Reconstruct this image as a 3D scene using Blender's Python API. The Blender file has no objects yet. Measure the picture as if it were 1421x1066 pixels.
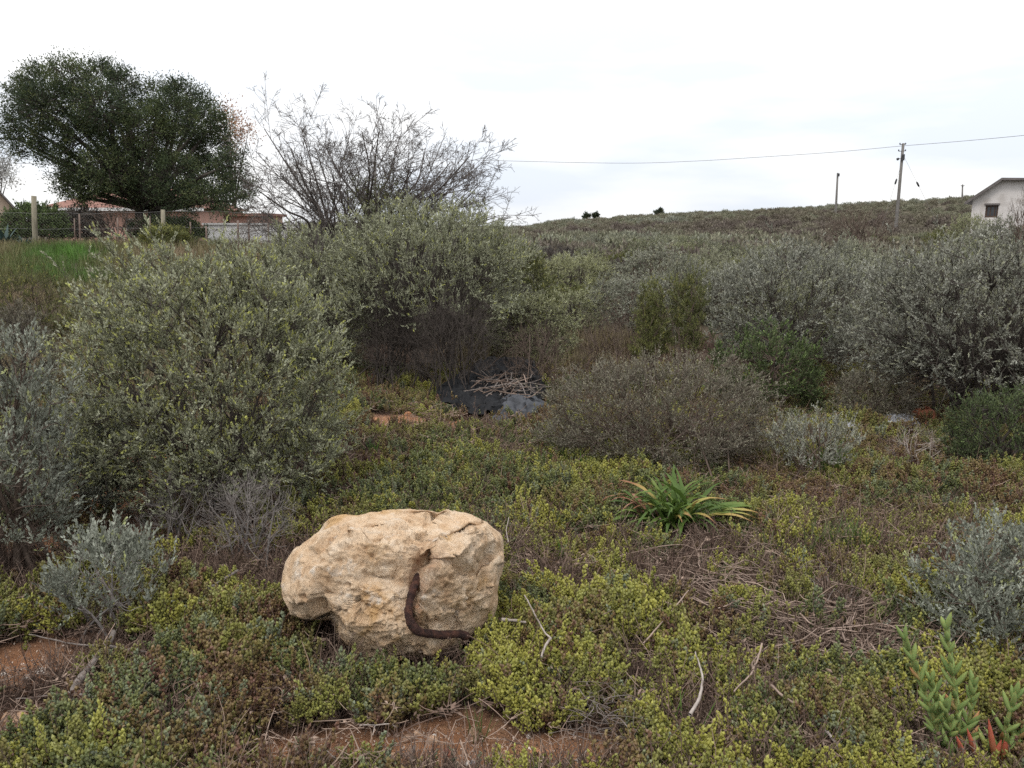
import bpy, math, random
import numpy as np
from mathutils import Vector, kdtree, noise as mnoise
from mathutils.bvhtree import BVHTree

R = math.radians
SC = bpy.context.scene
COL = SC.collection

# ------------------------------------------------------------------ camera
FPX, CX, CY = 1094.0, 710.5, 533.0          # focal length and centre in photo pixels
PITCH = R(11.1)
CAM = np.array([0.0, 0.0, 1.6])
cd = bpy.data.cameras.new('camera')
cam = bpy.data.objects.new('camera', cd)
COL.objects.link(cam)
cam.location = CAM
cam.rotation_euler = (R(90) - PITCH, 0, 0)
cd.sensor_fit = 'HORIZONTAL'
cd.sensor_width = 36.0
cd.lens = FPX / 1421.0 * 36.0
cd.clip_start = 0.05
cd.clip_end = 6000
SC.camera = cam

# ------------------------------------------------------------------ sky and sun (overcast)
SUN_EL, SUN_ROT = R(60), R(-150)
w = bpy.data.worlds.new('World')
SC.world = w
w.use_nodes = True
nt = w.node_tree
nt.nodes.clear()
N = nt.nodes.new
out = N('ShaderNodeOutputWorld')
bg = N('ShaderNodeBackground')
bg.inputs['Strength'].default_value = 0.1
sky = N('ShaderNodeTexSky')
sky.sky_type = 'NISHITA'
sky.sun_disc = False
sky.sun_elevation = SUN_EL
sky.sun_rotation = SUN_ROT
tc = N('ShaderNodeTexCoord')
sep = N('ShaderNodeSeparateXYZ')
nt.links.new(tc.outputs['Generated'], sep.inputs[0])
lum = N('ShaderNodeMapRange')               # overcast sky: brighter towards the zenith
lum.inputs['From Min'].default_value = 0.0
lum.inputs['From Max'].default_value = 1.0
lum.inputs['To Min'].default_value = 8.9
lum.inputs['To Max'].default_value = 18.0
nt.links.new(sep.outputs['Z'], lum.inputs['Value'])
mp = N('ShaderNodeMapping')
mp.inputs['Scale'].default_value = (1.6, 1.6, 7.0)
nt.links.new(tc.outputs['Generated'], mp.inputs['Vector'])
cn = N('ShaderNodeTexNoise')
cn.inputs['Scale'].default_value = 1.7
cn.inputs['Detail'].default_value = 5
cn.inputs['Roughness'].default_value = 0.5
nt.links.new(mp.outputs[0], cn.inputs['Vector'])
cr = N('ShaderNodeValToRGB')
cr.color_ramp.elements[0].position = 0.40
cr.color_ramp.elements[0].color = (0.83, 0.885, 0.97, 1)
cr.color_ramp.elements[1].position = 0.60
cr.color_ramp.elements[1].color = (1.06, 1.06, 1.06, 1)
nt.links.new(cn.outputs[0], cr.inputs[0])
cloud = N('ShaderNodeVectorMath')
cloud.operation = 'SCALE'
nt.links.new(cr.outputs[0], cloud.inputs[0])
nt.links.new(lum.outputs[0], cloud.inputs['Scale'])
mx = N('ShaderNodeMix')
mx.data_type = 'RGBA'
mx.inputs[0].default_value = 0.94
nt.links.new(sky.outputs[0], mx.inputs[6])
nt.links.new(cloud.outputs[0], mx.inputs[7])
nt.links.new(mx.outputs[2], bg.inputs['Color'])
nt.links.new(bg.outputs[0], out.inputs['Surface'])

sd = bpy.data.lights.new('sun', 'SUN')
sd.energy = 1.5
sd.angle = R(18)
sd.color = (1.0, 0.97, 0.92)
sun = bpy.data.objects.new('sun', sd)
COL.objects.link(sun)
_sd = Vector((math.sin(SUN_ROT) * math.cos(SUN_EL), math.cos(SUN_ROT) * math.cos(SUN_EL), math.sin(SUN_EL)))
sun.rotation_euler = _sd.to_track_quat('Z', 'Y').to_euler()

SC.view_settings.view_transform = 'Standard'
SC.view_settings.look = 'None'
SC.view_settings.gamma = 1
SC.view_settings.exposure = 0.2
SC.view_settings.use_curve_mapping = False
SC.render.engine = 'CYCLES'
SC.cycles.max_bounces = 5
SC.cycles.diffuse_bounces = 2
SC.cycles.glossy_bounces = 2
SC.cycles.transmission_bounces = 4
SC.cycles.use_denoising = False
SC.render.filter_size = 1.2 if hasattr(SC.render, 'filter_size') else 1.5

# ------------------------------------------------------------------ maths helpers
FW = np.array([0, math.cos(PITCH), -math.sin(PITCH)])
UP = np.array([0, math.sin(PITCH), math.cos(PITCH)])


def ray(px, py):
    return np.array([1.0, 0, 0]) * ((px - CX) / FPX) + UP * ((CY - py) / FPX) + FW


def at(px, py, Y):
    d = ray(px, py)
    return CAM + d * (Y / d[1])


def _h(ix, iy, iz, seed):
    n = (ix.astype(np.int64) * 374761393 + iy.astype(np.int64) * 668265263 + iz.astype(np.int64) * 2147483647 + seed * 1274126177) & 0xffffffff
    n = ((n ^ (n >> 13)) * 1274126177) & 0xffffffff
    n = (n ^ (n >> 16)) & 0xffffffff
    return n.astype(np.float64) / 4294967295.0


def vnoise(p, seed=0):
    """value noise 0..1 at points p (n,2) or (n,3)"""
    p = np.atleast_2d(np.asarray(p, float))
    if p.shape[1] == 2:
        p = np.concatenate([p, np.zeros((len(p), 1))], 1)
    i = np.floor(p).astype(np.int64)
    f = p - i
    f = f * f * (3 - 2 * f)
    r = 0
    for a in (0, 1):
        wa = f[:, 0] if a else 1 - f[:, 0]
        for b in (0, 1):
            wb = f[:, 1] if b else 1 - f[:, 1]
            for c in (0, 1):
                wc = f[:, 2] if c else 1 - f[:, 2]
                r = r + wa * wb * wc * _h(i[:, 0] + a, i[:, 1] + b, i[:, 2] + c, seed)
    return r


def fbm(p, oct=4, seed=0, gain=0.5):
    p = np.atleast_2d(np.asarray(p, float))
    s, a, t = 0, 1.0, 0
    for k in range(oct):
        s = s + a * vnoise(p * 2 ** k + 17.3 * k, seed + k)
        t += a
        a *= gain
    return s / t


def ss(a, b, x):
    t = np.clip((x - a) / (b - a), 0, 1)
    return t * t * (3 - 2 * t)


def terrain(x, y):
    x = np.atleast_1d(np.asarray(x, float))
    y = np.atleast_1d(np.asarray(y, float))
    p = np.stack([x, y], 1)
    r = np.hypot(x, y)
    z = 0.10 * (fbm(p * 0.5, 3, 5) - 0.5) * ss(0.5, 2, r) + 0.035 * (fbm(p * 3, 3, 9) - 0.5) * (1 - ss(15, 30, r))
    z = z + 0.95 * ss(9, 27, y) * (1 - ss(-7.5, -2.0, x + 0.12 * np.maximum(y - 9, 0)))       # the field with the houses lies higher
    z = z + 1.3 * ss(40, 220, y) * ss(-30, 10, x) + 1.2 * ss(60, 220, r) * (1 - ss(-30, 10, x))
    hill = np.clip(x, 0, 170) * 0.057 + 1.0 * ss(0, 15, x)
    z = z + hill * ss(28, 185, y) * (1 - 0.35 * ss(190, 420, y))
    z = z + ss(60, 150, r) * 0.8 * (fbm(p * 0.03, 3, 31) - 0.5)
    z = z + 0.10 * np.exp(-((x + 0.95) / 0.8) ** 2 - ((y - 5.95) / 0.6) ** 2) * (0.7 + 0.6 * fbm(p * 3, 2, 8))               # small heap of orange soil
    z = z + 0.05 * np.exp(-((x + 0.35) / 0.25) ** 2 - ((y - 5.75) / 0.2) ** 2)
    return z


def gz(x, y):
    return float(terrain(x, y)[0])


_TS = np.geomspace(0.8, 420, 260)


def ground(px, py):
    """where the line of sight through a photo pixel meets the terrain"""
    d = ray(px, py)
    q = CAM + d * _TS[:, None]
    below = q[:, 2] < terrain(q[:, 0], q[:, 1])
    k = int(np.argmax(below)) if below.any() else len(_TS) - 1
    ts = np.linspace(_TS[max(k - 1, 0)], _TS[k], 24)
    q = CAM + d * ts[:, None]
    z = terrain(q[:, 0], q[:, 1])
    below = q[:, 2] < z
    k = int(np.argmax(below)) if below.any() else 23
    return np.array([q[k, 0], q[k, 1], z[k]])


def unit(v):
    return v / np.maximum(np.linalg.norm(v, axis=-1, keepdims=True), 1e-9)


def depth_of(p):
    return float(np.dot(np.asarray(p) - CAM, FW))


# ------------------------------------------------------------------ mesh helpers
class MB:
    """collects vertices and faces; build() links ONE mesh object"""

    def __init__(self):
        self.V, self.F, self.M, self.S, self.A = [], [], [], [], {'tone': [], 'tip': []}
        self.n = 0

    def add(self, V, F, mat=0, tone=0.5, tip=0.0, smooth=False):
        V = np.asarray(V, float).reshape(-1, 3)
        F = np.asarray(F, np.int64)
        if len(V) == 0:
            return
        self.V.append(V)
        self.F.append(F + self.n)
        self.M.append(np.full(len(F), mat))
        self.S.append(np.full(len(F), smooth))
        for k, v in (('tone', tone), ('tip', tip)):
            self.A[k].append(np.broadcast_to(np.asarray(v, float), (len(V),)))
        self.n += len(V)

    def mesh(self, name, mats, extra=None):
        me = bpy.data.meshes.new(name)
        V = np.concatenate(self.V)
        me.vertices.add(len(V))
        me.vertices.foreach_set('co', V.astype(np.float32).ravel())
        if self.F and sum(len(f) for f in self.F):
            loops = np.concatenate([f.ravel() for f in self.F])
            tot = np.concatenate([np.full(len(f), f.shape[1]) for f in self.F])
            start = np.concatenate([[0], np.cumsum(tot)[:-1]])
            me.loops.add(len(loops))
            me.loops.foreach_set('vertex_index', loops.astype(np.int32))
            me.polygons.add(len(tot))
            me.polygons.foreach_set('loop_start', start.astype(np.int32))
            me.polygons.foreach_set('material_index', np.concatenate(self.M).astype(np.int32))
            me.polygons.foreach_set('use_smooth', np.concatenate(self.S).astype(bool))
        for k, v in self.A.items():
            a = me.attributes.new(k, 'FLOAT', 'POINT')
            a.data.foreach_set('value', np.concatenate(v).astype(np.float32))
        for m in mats:
            me.materials.append(m)
        me.update(calc_edges=True)
        return me

    def build(self, name, mats, parent=None, kind=None, label=None):
        if not isinstance(mats, (list, tuple)):
            mats = [mats]
        o = bpy.data.objects.new(name, self.mesh(name, mats))
        COL.objects.link(o)
        o.parent = parent
        if kind:
            o['kind'] = kind
        if label:
            o['label'] = label
        return o


def tag(o, label, cat, group=None, kind=None):
    o['label'] = label
    o['category'] = cat
    if group:
        o['group'] = group
    if kind:
        o['kind'] = kind
    return o


def empty(name, loc, label=None, cat=None, group=None, rz=0.0):
    o = bpy.data.objects.new(name, None)
    o.empty_display_size = 0.2
    COL.objects.link(o)
    o.location = loc
    o.rotation_euler = (0, 0, rz)
    if label:
        tag(o, label, cat, group)
    return o


def tubes(P, Rr, sides=4):
    P = np.asarray(P, float)
    n, k, _ = P.shape
    Rr = np.broadcast_to(np.asarray(Rr, float), (n, k))
    T = unit(np.gradient(P, axis=1))
    mean = unit(P[:, -1] - P[:, 0] + 1e-6)
    ref = np.where(np.abs(mean[:, 2:3]) < 0.8, np.array([[0, 0, 1.0]]), np.array([[1.0, 0, 0]]))[:, None, :]
    A = unit(np.cross(T, np.broadcast_to(ref, T.shape)))
    B = np.cross(T, A)
    ang = np.arange(sides) * 2 * math.pi / sides
    V = P[:, :, None, :] + Rr[:, :, None, None] * (np.cos(ang)[None, None, :, None] * A[:, :, None, :] + np.sin(ang)[None, None, :, None] * B[:, :, None, :])
    base = (np.arange(n) * k * sides)[:, None, None]
    i = np.arange(k - 1)[None, :, None]
    j = np.arange(sides)[None, None, :]
    j2 = (j + 1) % sides
    a = base + i * sides + j
    b = base + i * sides + j2
    c = base + (i + 1) * sides + j2
    d = base + (i + 1) * sides + j
    return V.reshape(-1, 3), np.stack([a, b, c, d], -1).reshape(-1, 4)


def bezier(a, b, c, k):
    t = np.linspace(0, 1, k)[None, :, None]
    return (1 - t) ** 2 * a[:, None] + 2 * t * (1 - t) * b[:, None] + t ** 2 * c[:, None]


def curve_through(pts, k):
    """smooth polyline through pts (m,3) with k samples"""
    pts = np.asarray(pts, float)
    m = len(pts)
    u = np.linspace(0, m - 1 - 1e-6, k)
    i = u.astype(int)
    f = (u - i)[:, None]
    g = np.concatenate([[2 * pts[0] - pts[1]], pts, [2 * pts[-1] - pts[-2]]])
    p0, p1, p2, p3 = g[i], g[i + 1], g[i + 2], g[i + 3]
    return 0.5 * (2 * p1 + (p2 - p0) * f + (2 * p0 - 5 * p1 + 4 * p2 - p3) * f ** 2 + (3 * p1 - p0 - 3 * p2 + p3) * f ** 3)


def leaves(base, dirs, L, Wd, rng, fold=0.25):
    """diamond leaves, one folded quad each"""
    n = len(base)
    dirs = unit(dirs)
    side = unit(np.cross(dirs, unit(rng.normal(size=(n, 3)) + np.array([0, 0, 0.6]))))
    nor = np.cross(side, dirs)
    L = np.broadcast_to(L, (n,))[:, None]
    Wd = np.broadcast_to(Wd, (n,))[:, None]
    mid = base + dirs * L * 0.5
    V = np.stack([base, mid + side * Wd * 0.5 + nor * Wd * fold, base + dirs * L, mid - side * Wd * 0.5 + nor * Wd * fold], 1)
    F = np.arange(n * 4).reshape(n, 4)
    return V.reshape(-1, 3), F


def plump(base, dirs, L, Wd, rng):
    """fat succulent leaves: stretched 6-vertex bodies"""
    n = len(base)
    dirs = unit(dirs)
    side = unit(np.cross(dirs, rng.normal(size=(n, 3))))
    nor = np.cross(side, dirs)
    L = np.broadcast_to(L, (n,))[:, None]
    Wd = np.broadcast_to(Wd, (n,))[:, None]
    mid = base + dirs * L * 0.6
    V = np.stack([base, mid + side * Wd * .5, mid + nor * Wd * .38, mid - side * Wd * .5, mid - nor * Wd * .38, base + dirs * L], 1)
    f = np.array([[0, 2, 1], [0, 3, 2], [0, 4, 3], [0, 1, 4], [5, 1, 2], [5, 2, 3], [5, 3, 4], [5, 4, 1]])
    F = (np.arange(n) * 6)[:, None, None] + f[None]
    return V.reshape(-1, 3), F.reshape(-1, 3)


def box(mb, lo, hi, mat=0, tone=0.5, M=None):
    lo, hi = np.array(lo, float), np.array(hi, float)
    V = np.array([[(lo, hi)[i][0], (lo, hi)[j][1], (lo, hi)[k][2]] for i in (0, 1) for j in (0, 1) for k in (0, 1)])
    if M is not None:
        V = V @ M[:3, :3].T + M[:3, 3]
    F = [[0, 1, 3, 2], [4, 6, 7, 5], [0, 4, 5, 1], [2, 3, 7, 6], [0, 2, 6, 4], [1, 5, 7, 3]]
    mb.add(V, F, mat, tone)


# ------------------------------------------------------------------ materials
def mat_new(name):
    m = bpy.data.materials.new(name)
    m.use_nodes = True
    m.node_tree.nodes.clear()
    return m, m.node_tree.nodes, m.node_tree.links


def ramp(nodes, stops):
    r = nodes.new('ShaderNodeValToRGB')
    e = r.color_ramp.elements
    while len(e) > 1:
        e.remove(e[0])
    e[0].position, e[0].color = stops[0][0], (*stops[0][1], 1)
    for p, c in stops[1:]:
        x = e.new(p)
        x.color = (*c, 1)
    return r


def mixc(nodes, links, fac, a, b, mode='MIX'):
    m = nodes.new('ShaderNodeMix')
    m.data_type = 'RGBA'
    m.blend_type = mode
    for sock, v in ((0, fac), (6, a), (7, b)):
        if hasattr(v, 'is_linked'):
            links.new(v, m.inputs[sock])
        elif sock == 0:
            m.inputs[0].default_value = v
        else:
            m.inputs[sock].default_value = (*v, 1)
    return m.outputs[2]


def attr(nodes, name, kind='GEOMETRY'):
    a = nodes.new('ShaderNodeAttribute')
    a.attribute_name = name
    a.attribute_type = kind
    return a.outputs['Fac']


def leaf_mat(name, stops, tipcol, rough=0.6, trans=0.14, rand=0.0, inst=None, spec=0.25):
    """leaf colour by each leaf's own tone; young tips have their own colour; inst = second ramp picked by the plant's own 'hue'"""
    m, nd, lk = mat_new(name)
    r = ramp(nd, stops)
    lk.new(attr(nd, 'tone'), r.inputs[0])
    c = r.outputs[0]
    if inst:
        r2 = ramp(nd, inst)
        lk.new(attr(nd, 'hue', 'INSTANCER'), r2.inputs[0])
        c = mixc(nd, lk, 1.0, c, r2.outputs[0], 'MULTIPLY')
    if rand:
        oi = nd.new('ShaderNodeObjectInfo')
        r3 = ramp(nd, [(0, (1 - rand, 1 - rand, 1 - rand * 0.8)), (0.5, (1, 1, 1)), (1, (1 + rand, 1 + rand * 0.9, 1 + rand * 0.4))])
        lk.new(oi.outputs['Random'], r3.inputs[0])
        c = mixc(nd, lk, 1.0, c, r3.outputs[0], 'MULTIPLY')
    c = mixc(nd, lk, attr(nd, 'tip'), c, tipcol)
    p = nd.new('ShaderNodeBsdfPrincipled')
    p.inputs['Roughness'].default_value = rough
    p.inputs['Specular IOR Level'].default_value = spec
    lk.new(c, p.inputs['Base Color'])
    t = nd.new('ShaderNodeBsdfTranslucent')
    lk.new(c, t.inputs['Color'])
    ms = nd.new('ShaderNodeMixShader')
    ms.inputs[0].default_value = trans
    lk.new(p.outputs[0], ms.inputs[1])
    lk.new(t.outputs[0], ms.inputs[2])
    o = nd.new('ShaderNodeOutputMaterial')
    lk.new(ms.outputs[0], o.inputs[0])
    return m


def surf_mat(name, stops, scale=8.0, rough=0.85, bump=0.0, bscale=40.0, use_tone=False, detail=6, spec=0.3, metal=0.0, coord='Object', stretch=(1, 1, 1)):
    m, nd, lk = mat_new(name)
    tcn = nd.new('ShaderNodeTexCoord')
    mpn = nd.new('ShaderNodeMapping')
    mpn.inputs['Scale'].default_value = stretch
    lk.new(tcn.outputs[coord], mpn.inputs['Vector'])
    nz = nd.new('ShaderNodeTexNoise')
    nz.inputs['Scale'].default_value = scale
    nz.inputs['Detail'].default_value = detail
    lk.new(mpn.outputs[0], nz.inputs['Vector'])
    r = ramp(nd, stops)
    if use_tone:
        ad = nd.new('ShaderNodeMath')
        ad.operation = 'ADD'
        lk.new(attr(nd, 'tone'), ad.inputs[0])
        sb = nd.new('ShaderNodeMath')
        sb.operation = 'MULTIPLY_ADD'
        lk.new(nz.outputs[0], sb.inputs[0])
        sb.inputs[1].default_value = 0.5
        sb.inputs[2].default_value = -0.25
        lk.new(sb.outputs[0], ad.inputs[1])
        lk.new(ad.outputs[0], r.inputs[0])
    else:
        lk.new(nz.outputs[0], r.inputs[0])
    p = nd.new('ShaderNodeBsdfPrincipled')
    p.inputs['Roughness'].default_value = rough
    p.inputs['Specular IOR Level'].default_value = spec
    p.inputs['Metallic'].default_value = metal
    lk.new(r.outputs[0], p.inputs['Base Color'])
    if bump:
        n2 = nd.new('ShaderNodeTexNoise')
        n2.inputs['Scale'].default_value = bscale
        n2.inputs['Detail'].default_value = 8
        n2.inputs['Roughness'].default_value = 0.65
        lk.new(tcn.outputs[coord], n2.inputs['Vector'])
        b = nd.new('ShaderNodeBump')
        b.inputs['Strength'].default_value = bump
        b.inputs['Distance'].default_value = 0.02
        lk.new(n2.outputs[0], b.inputs['Height'])
        lk.new(b.outputs[0], p.inputs['Normal'])
    o = nd.new('ShaderNodeOutputMaterial')
    lk.new(p.outputs[0], o.inputs[0])
    return m


M = {}
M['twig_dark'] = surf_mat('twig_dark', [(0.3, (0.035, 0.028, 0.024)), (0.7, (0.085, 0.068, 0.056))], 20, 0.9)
M['twig_brown'] = surf_mat('twig_brown', [(0.3, (0.075, 0.052, 0.04)), (0.7, (0.15, 0.11, 0.085))], 20, 0.9)
M['twig_grey'] = surf_mat('twig_grey', [(0.3, (0.12, 0.105, 0.095)), (0.7, (0.24, 0.21, 0.19))], 25, 0.9)
M['straw'] = surf_mat('straw', [(0.3, (0.13, 0.09, 0.068)), (0.7, (0.32, 0.235, 0.185))], 15, 0.85, use_tone=True)
M['bleached'] = surf_mat('bleached', [(0.3, (0.22, 0.18, 0.155)), (0.7, (0.40, 0.345, 0.30))], 30, 0.85, bump=0.4)
M['deadwood'] = surf_mat('deadwood', [(0.3, (0.10, 0.082, 0.07)), (0.7, (0.24, 0.20, 0.175))], 30, 0.9, bump=0.6, bscale=60, stretch=(1, 1, 1))

M['leaf_sage'] = leaf_mat('leaf_sage', [(0.0, (0.15, 0.155, 0.092)), (0.5, (0.275, 0.28, 0.18)), (1.0, (0.42, 0.425, 0.30))], (0.42, 0.43, 0.11))
M['leaf_sage_far'] = leaf_mat('leaf_sage_far', [(0.0, (0.14, 0.145, 0.082)), (0.5, (0.235, 0.24, 0.145)), (1.0, (0.35, 0.355, 0.235))], (0.33, 0.34, 0.12), rand=0.22)
M['leaf_silver'] = leaf_mat('leaf_silver', [(0.0, (0.13, 0.138, 0.105)), (0.5, (0.23, 0.24, 0.19)), (1.0, (0.37, 0.385, 0.31))], (0.40, 0.42, 0.17))
M['leaf_silver_far'] = leaf_mat('leaf_silver_far', [(0.0, (0.165, 0.165, 0.115)), (0.5, (0.265, 0.265, 0.19)), (1.0, (0.40, 0.40, 0.305))], (0.36, 0.37, 0.2), rand=0.2)
M['leaf_grey'] = leaf_mat('leaf_grey', [(0.0, (0.125, 0.122, 0.092)), (0.5, (0.23, 0.228, 0.18)), (1.0, (0.39, 0.39, 0.325))], (0.34, 0.34, 0.22))
M['leaf_brown'] = leaf_mat('leaf_brown', [(0.0, (0.085, 0.073, 0.05)), (0.5, (0.155, 0.138, 0.10)), (1.0, (0.26, 0.24, 0.185))], (0.30, 0.28, 0.19))
M['leaf_green'] = leaf_mat('leaf_green', [(0.0, (0.045, 0.062, 0.028)), (0.5, (0.085, 0.112, 0.046)), (1.0, (0.15, 0.18, 0.07))], (0.19, 0.27, 0.08))
M['leaf_olive'] = leaf_mat('leaf_olive', [(0.0, (0.07, 0.075, 0.025)), (0.5, (0.12, 0.13, 0.045)), (1.0, (0.20, 0.20, 0.07))], (0.32, 0.30, 0.08), rand=0.2)
M['leaf_purple'] = leaf_mat('leaf_purple', [(0.0, (0.06, 0.048, 0.042)), (0.5, (0.10, 0.085, 0.075)), (1.0, (0.16, 0.145, 0.125))], (0.2, 0.19, 0.15), rand=0.2)
M['leaf_tree'] = leaf_mat('leaf_tree', [(0.0, (0.024, 0.036, 0.018)), (0.5, (0.052, 0.071, 0.031)), (1.0, (0.105, 0.125, 0.047))], (0.15, 0.16, 0.06), trans=0.2)
M['leaf_far_tree'] = leaf_mat('leaf_far_tree', [(0.0, (0.03, 0.04, 0.025)), (1.0, (0.07, 0.085, 0.05))], (0.1, 0.1, 0.05))
M['leaf_rust'] = leaf_mat('leaf_rust', [(0.0, (0.22, 0.12, 0.07)), (1.0, (0.42, 0.25, 0.15))], (0.5, 0.3, 0.2))
M['leaf_pale'] = leaf_mat('leaf_pale', [(0.0, (0.28, 0.27, 0.25)), (1.0, (0.45, 0.44, 0.42))], (0.5, 0.5, 0.45))
M['leaf_cover'] = leaf_mat('leaf_cover', [(0.0, (0.55, 0.55, 0.5)), (0.5, (0.95, 0.95, 0.95)), (1.0, (1.35, 1.35, 1.3))], (0.42, 0.40, 0.08), trans=0.12, spec=0.35, rough=0.5,
                           inst=[(0.0, (0.12, 0.06, 0.042)), (0.2, (0.14, 0.095, 0.045)), (0.4, (0.14, 0.135, 0.045)), (0.62, (0.19, 0.192, 0.048)), (0.83, (0.285, 0.265, 0.055)), (0.90, (0.088, 0.102, 0.036)), (0.95, (0.092, 0.108, 0.05)), (1.0, (0.13, 0.145, 0.095))])
M['dry_cover'] = leaf_mat('dry_cover', [(0.0, (0.5, 0.5, 0.5)), (1.0, (1.4, 1.4, 1.4))], (0.2, 0.15, 0.1), trans=0.0, rough=0.9,
                          inst=[(0.0, (0.075, 0.046, 0.034)), (0.5, (0.135, 0.09, 0.068)), (1.0, (0.26, 0.19, 0.145))])
M['grass'] = leaf_mat('grass', [(0.0, (0.6, 0.6, 0.6)), (1.0, (1.3, 1.3, 1.3))], (0.3, 0.26, 0.12), trans=0.3,
                      inst=[(0.0, (0.22, 0.165, 0.10)), (0.4, (0.16, 0.15, 0.065)), (0.7, (0.085, 0.125, 0.035)), (1.0, (0.09, 0.19, 0.03))])
M['scrub'] = leaf_mat('scrub', [(0.0, (0.55, 0.55, 0.55)), (0.5, (0.95, 0.95, 0.95)), (1.0, (1.5, 1.5, 1.5))], (0.2, 0.2, 0.1), trans=0.15,
                      inst=[(0.0, (0.14, 0.112, 0.093)), (0.35, (0.185, 0.165, 0.115)), (0.7, (0.21, 0.21, 0.14)), (1.0, (0.26, 0.26, 0.205))])


# ------------------------------------------------------------------ ground
def soil_material():
    m, nd, lk = mat_new('red_soil')
    g = nd.new('ShaderNodeNewGeometry')

    def noise(sc, det=6, ro=0.6):
        n = nd.new('ShaderNodeTexNoise')
        n.inputs['Scale'].default_value = sc
        n.inputs['Detail'].default_value = det
        n.inputs['Roughness'].default_value = ro
        lk.new(g.outputs['Position'], n.inputs['Vector'])
        return n.outputs[0]
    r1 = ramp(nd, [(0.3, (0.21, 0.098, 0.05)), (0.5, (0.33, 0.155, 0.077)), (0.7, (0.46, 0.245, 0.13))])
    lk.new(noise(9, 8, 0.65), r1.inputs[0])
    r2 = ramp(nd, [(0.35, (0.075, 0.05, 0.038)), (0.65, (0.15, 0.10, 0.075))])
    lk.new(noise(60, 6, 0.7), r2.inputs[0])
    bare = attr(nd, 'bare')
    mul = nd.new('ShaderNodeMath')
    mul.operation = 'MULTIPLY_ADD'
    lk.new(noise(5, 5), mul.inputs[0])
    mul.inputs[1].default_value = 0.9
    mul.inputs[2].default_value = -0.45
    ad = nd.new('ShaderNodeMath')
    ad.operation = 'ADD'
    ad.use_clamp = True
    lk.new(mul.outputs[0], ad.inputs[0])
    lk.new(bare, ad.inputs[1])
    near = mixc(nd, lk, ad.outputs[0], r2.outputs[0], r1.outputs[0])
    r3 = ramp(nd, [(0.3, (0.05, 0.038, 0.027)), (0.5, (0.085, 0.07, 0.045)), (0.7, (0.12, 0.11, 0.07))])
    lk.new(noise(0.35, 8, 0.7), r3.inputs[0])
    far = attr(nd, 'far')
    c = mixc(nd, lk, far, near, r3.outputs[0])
    p = nd.new('ShaderNodeBsdfPrincipled')
    p.inputs['Roughness'].default_value = 0.95
    p.inputs['Specular IOR Level'].default_value = 0.15
    lk.new(c, p.inputs['Base Color'])
    b = nd.new('ShaderNodeBump')
    b.inputs['Strength'].default_value = 0.9
    b.inputs['Distance'].default_value = 0.03
    lk.new(noise(45, 10, 0.75), b.inputs['Height'])
    lk.new(b.outputs[0], p.inputs['Normal'])
    o = nd.new('ShaderNodeOutputMaterial')
    lk.new(p.outputs[0], o.inputs[0])
    return m


# bare-soil patches: photo position of the centre -> spot on the ground, radius in metres
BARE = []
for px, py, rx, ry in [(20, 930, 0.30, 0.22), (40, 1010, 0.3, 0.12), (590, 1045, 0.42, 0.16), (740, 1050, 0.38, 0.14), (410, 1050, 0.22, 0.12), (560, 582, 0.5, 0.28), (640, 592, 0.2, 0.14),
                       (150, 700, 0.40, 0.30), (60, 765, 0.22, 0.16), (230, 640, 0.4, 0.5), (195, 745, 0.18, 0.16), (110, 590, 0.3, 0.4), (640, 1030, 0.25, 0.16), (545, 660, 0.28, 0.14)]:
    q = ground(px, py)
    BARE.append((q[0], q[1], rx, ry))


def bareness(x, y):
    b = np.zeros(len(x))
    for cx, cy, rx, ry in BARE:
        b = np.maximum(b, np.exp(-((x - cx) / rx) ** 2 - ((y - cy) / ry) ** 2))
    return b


rad = np.concatenate([np.linspace(0.0, 1.2, 8)[1:], np.geomspace(1.25, 12, 140), np.geomspace(12.3, 500, 100), np.geomspace(520, 5000, 30)])
NA = 360
# finer where the camera looks
th = np.concatenate([np.linspace(-0.72, 0.72, 300, endpoint=False), np.linspace(0.72, 2 * math.pi - 0.72, 60, endpoint=False)])
RR, TT = np.meshgrid(rad, th, indexing='ij')
gx, gy = (RR * np.sin(TT)).ravel(), (RR * np.cos(TT)).ravel()
gzv = terrain(gx, gy)
gr = np.hypot(gx, gy)
# fine crumbs of soil
gzv += (fbm(np.stack([gx, gy], 1) * 14, 3, 77) - 0.5) * 0.02 * (1 - ss(6, 10, gr))
nr, na = len(rad), len(th)
ii = np.arange(nr - 1)[:, None]
jj = np.arange(na)[None, :]
F = np.stack([ii * na + jj, ii * na + (jj + 1) % na, (ii + 1) * na + (jj + 1) % na, (ii + 1) * na + jj], -1).reshape(-1, 4)[:, ::-1]
mb = MB()
mb.add(np.stack([gx, gy, gzv], 1), F, smooth=True)
fan = np.array([[nr * na, j, (j + 1) % na] for j in range(na)])
mb.V.append(np.array([[0, 0, gz(0, 0)]]))
mb.A['tone'].append(np.array([0.5]))
mb.A['tip'].append(np.array([0.0]))
mb.F.append(fan[:, ::-1])
mb.M.append(np.zeros(na))
mb.S.append(np.ones(na, bool))
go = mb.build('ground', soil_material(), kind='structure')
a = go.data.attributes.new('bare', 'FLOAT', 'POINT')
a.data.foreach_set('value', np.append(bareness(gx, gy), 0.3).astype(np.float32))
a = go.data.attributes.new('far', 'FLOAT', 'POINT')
a.data.foreach_set('value', np.append(ss(7, 14, gr), 0).astype(np.float32))


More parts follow.
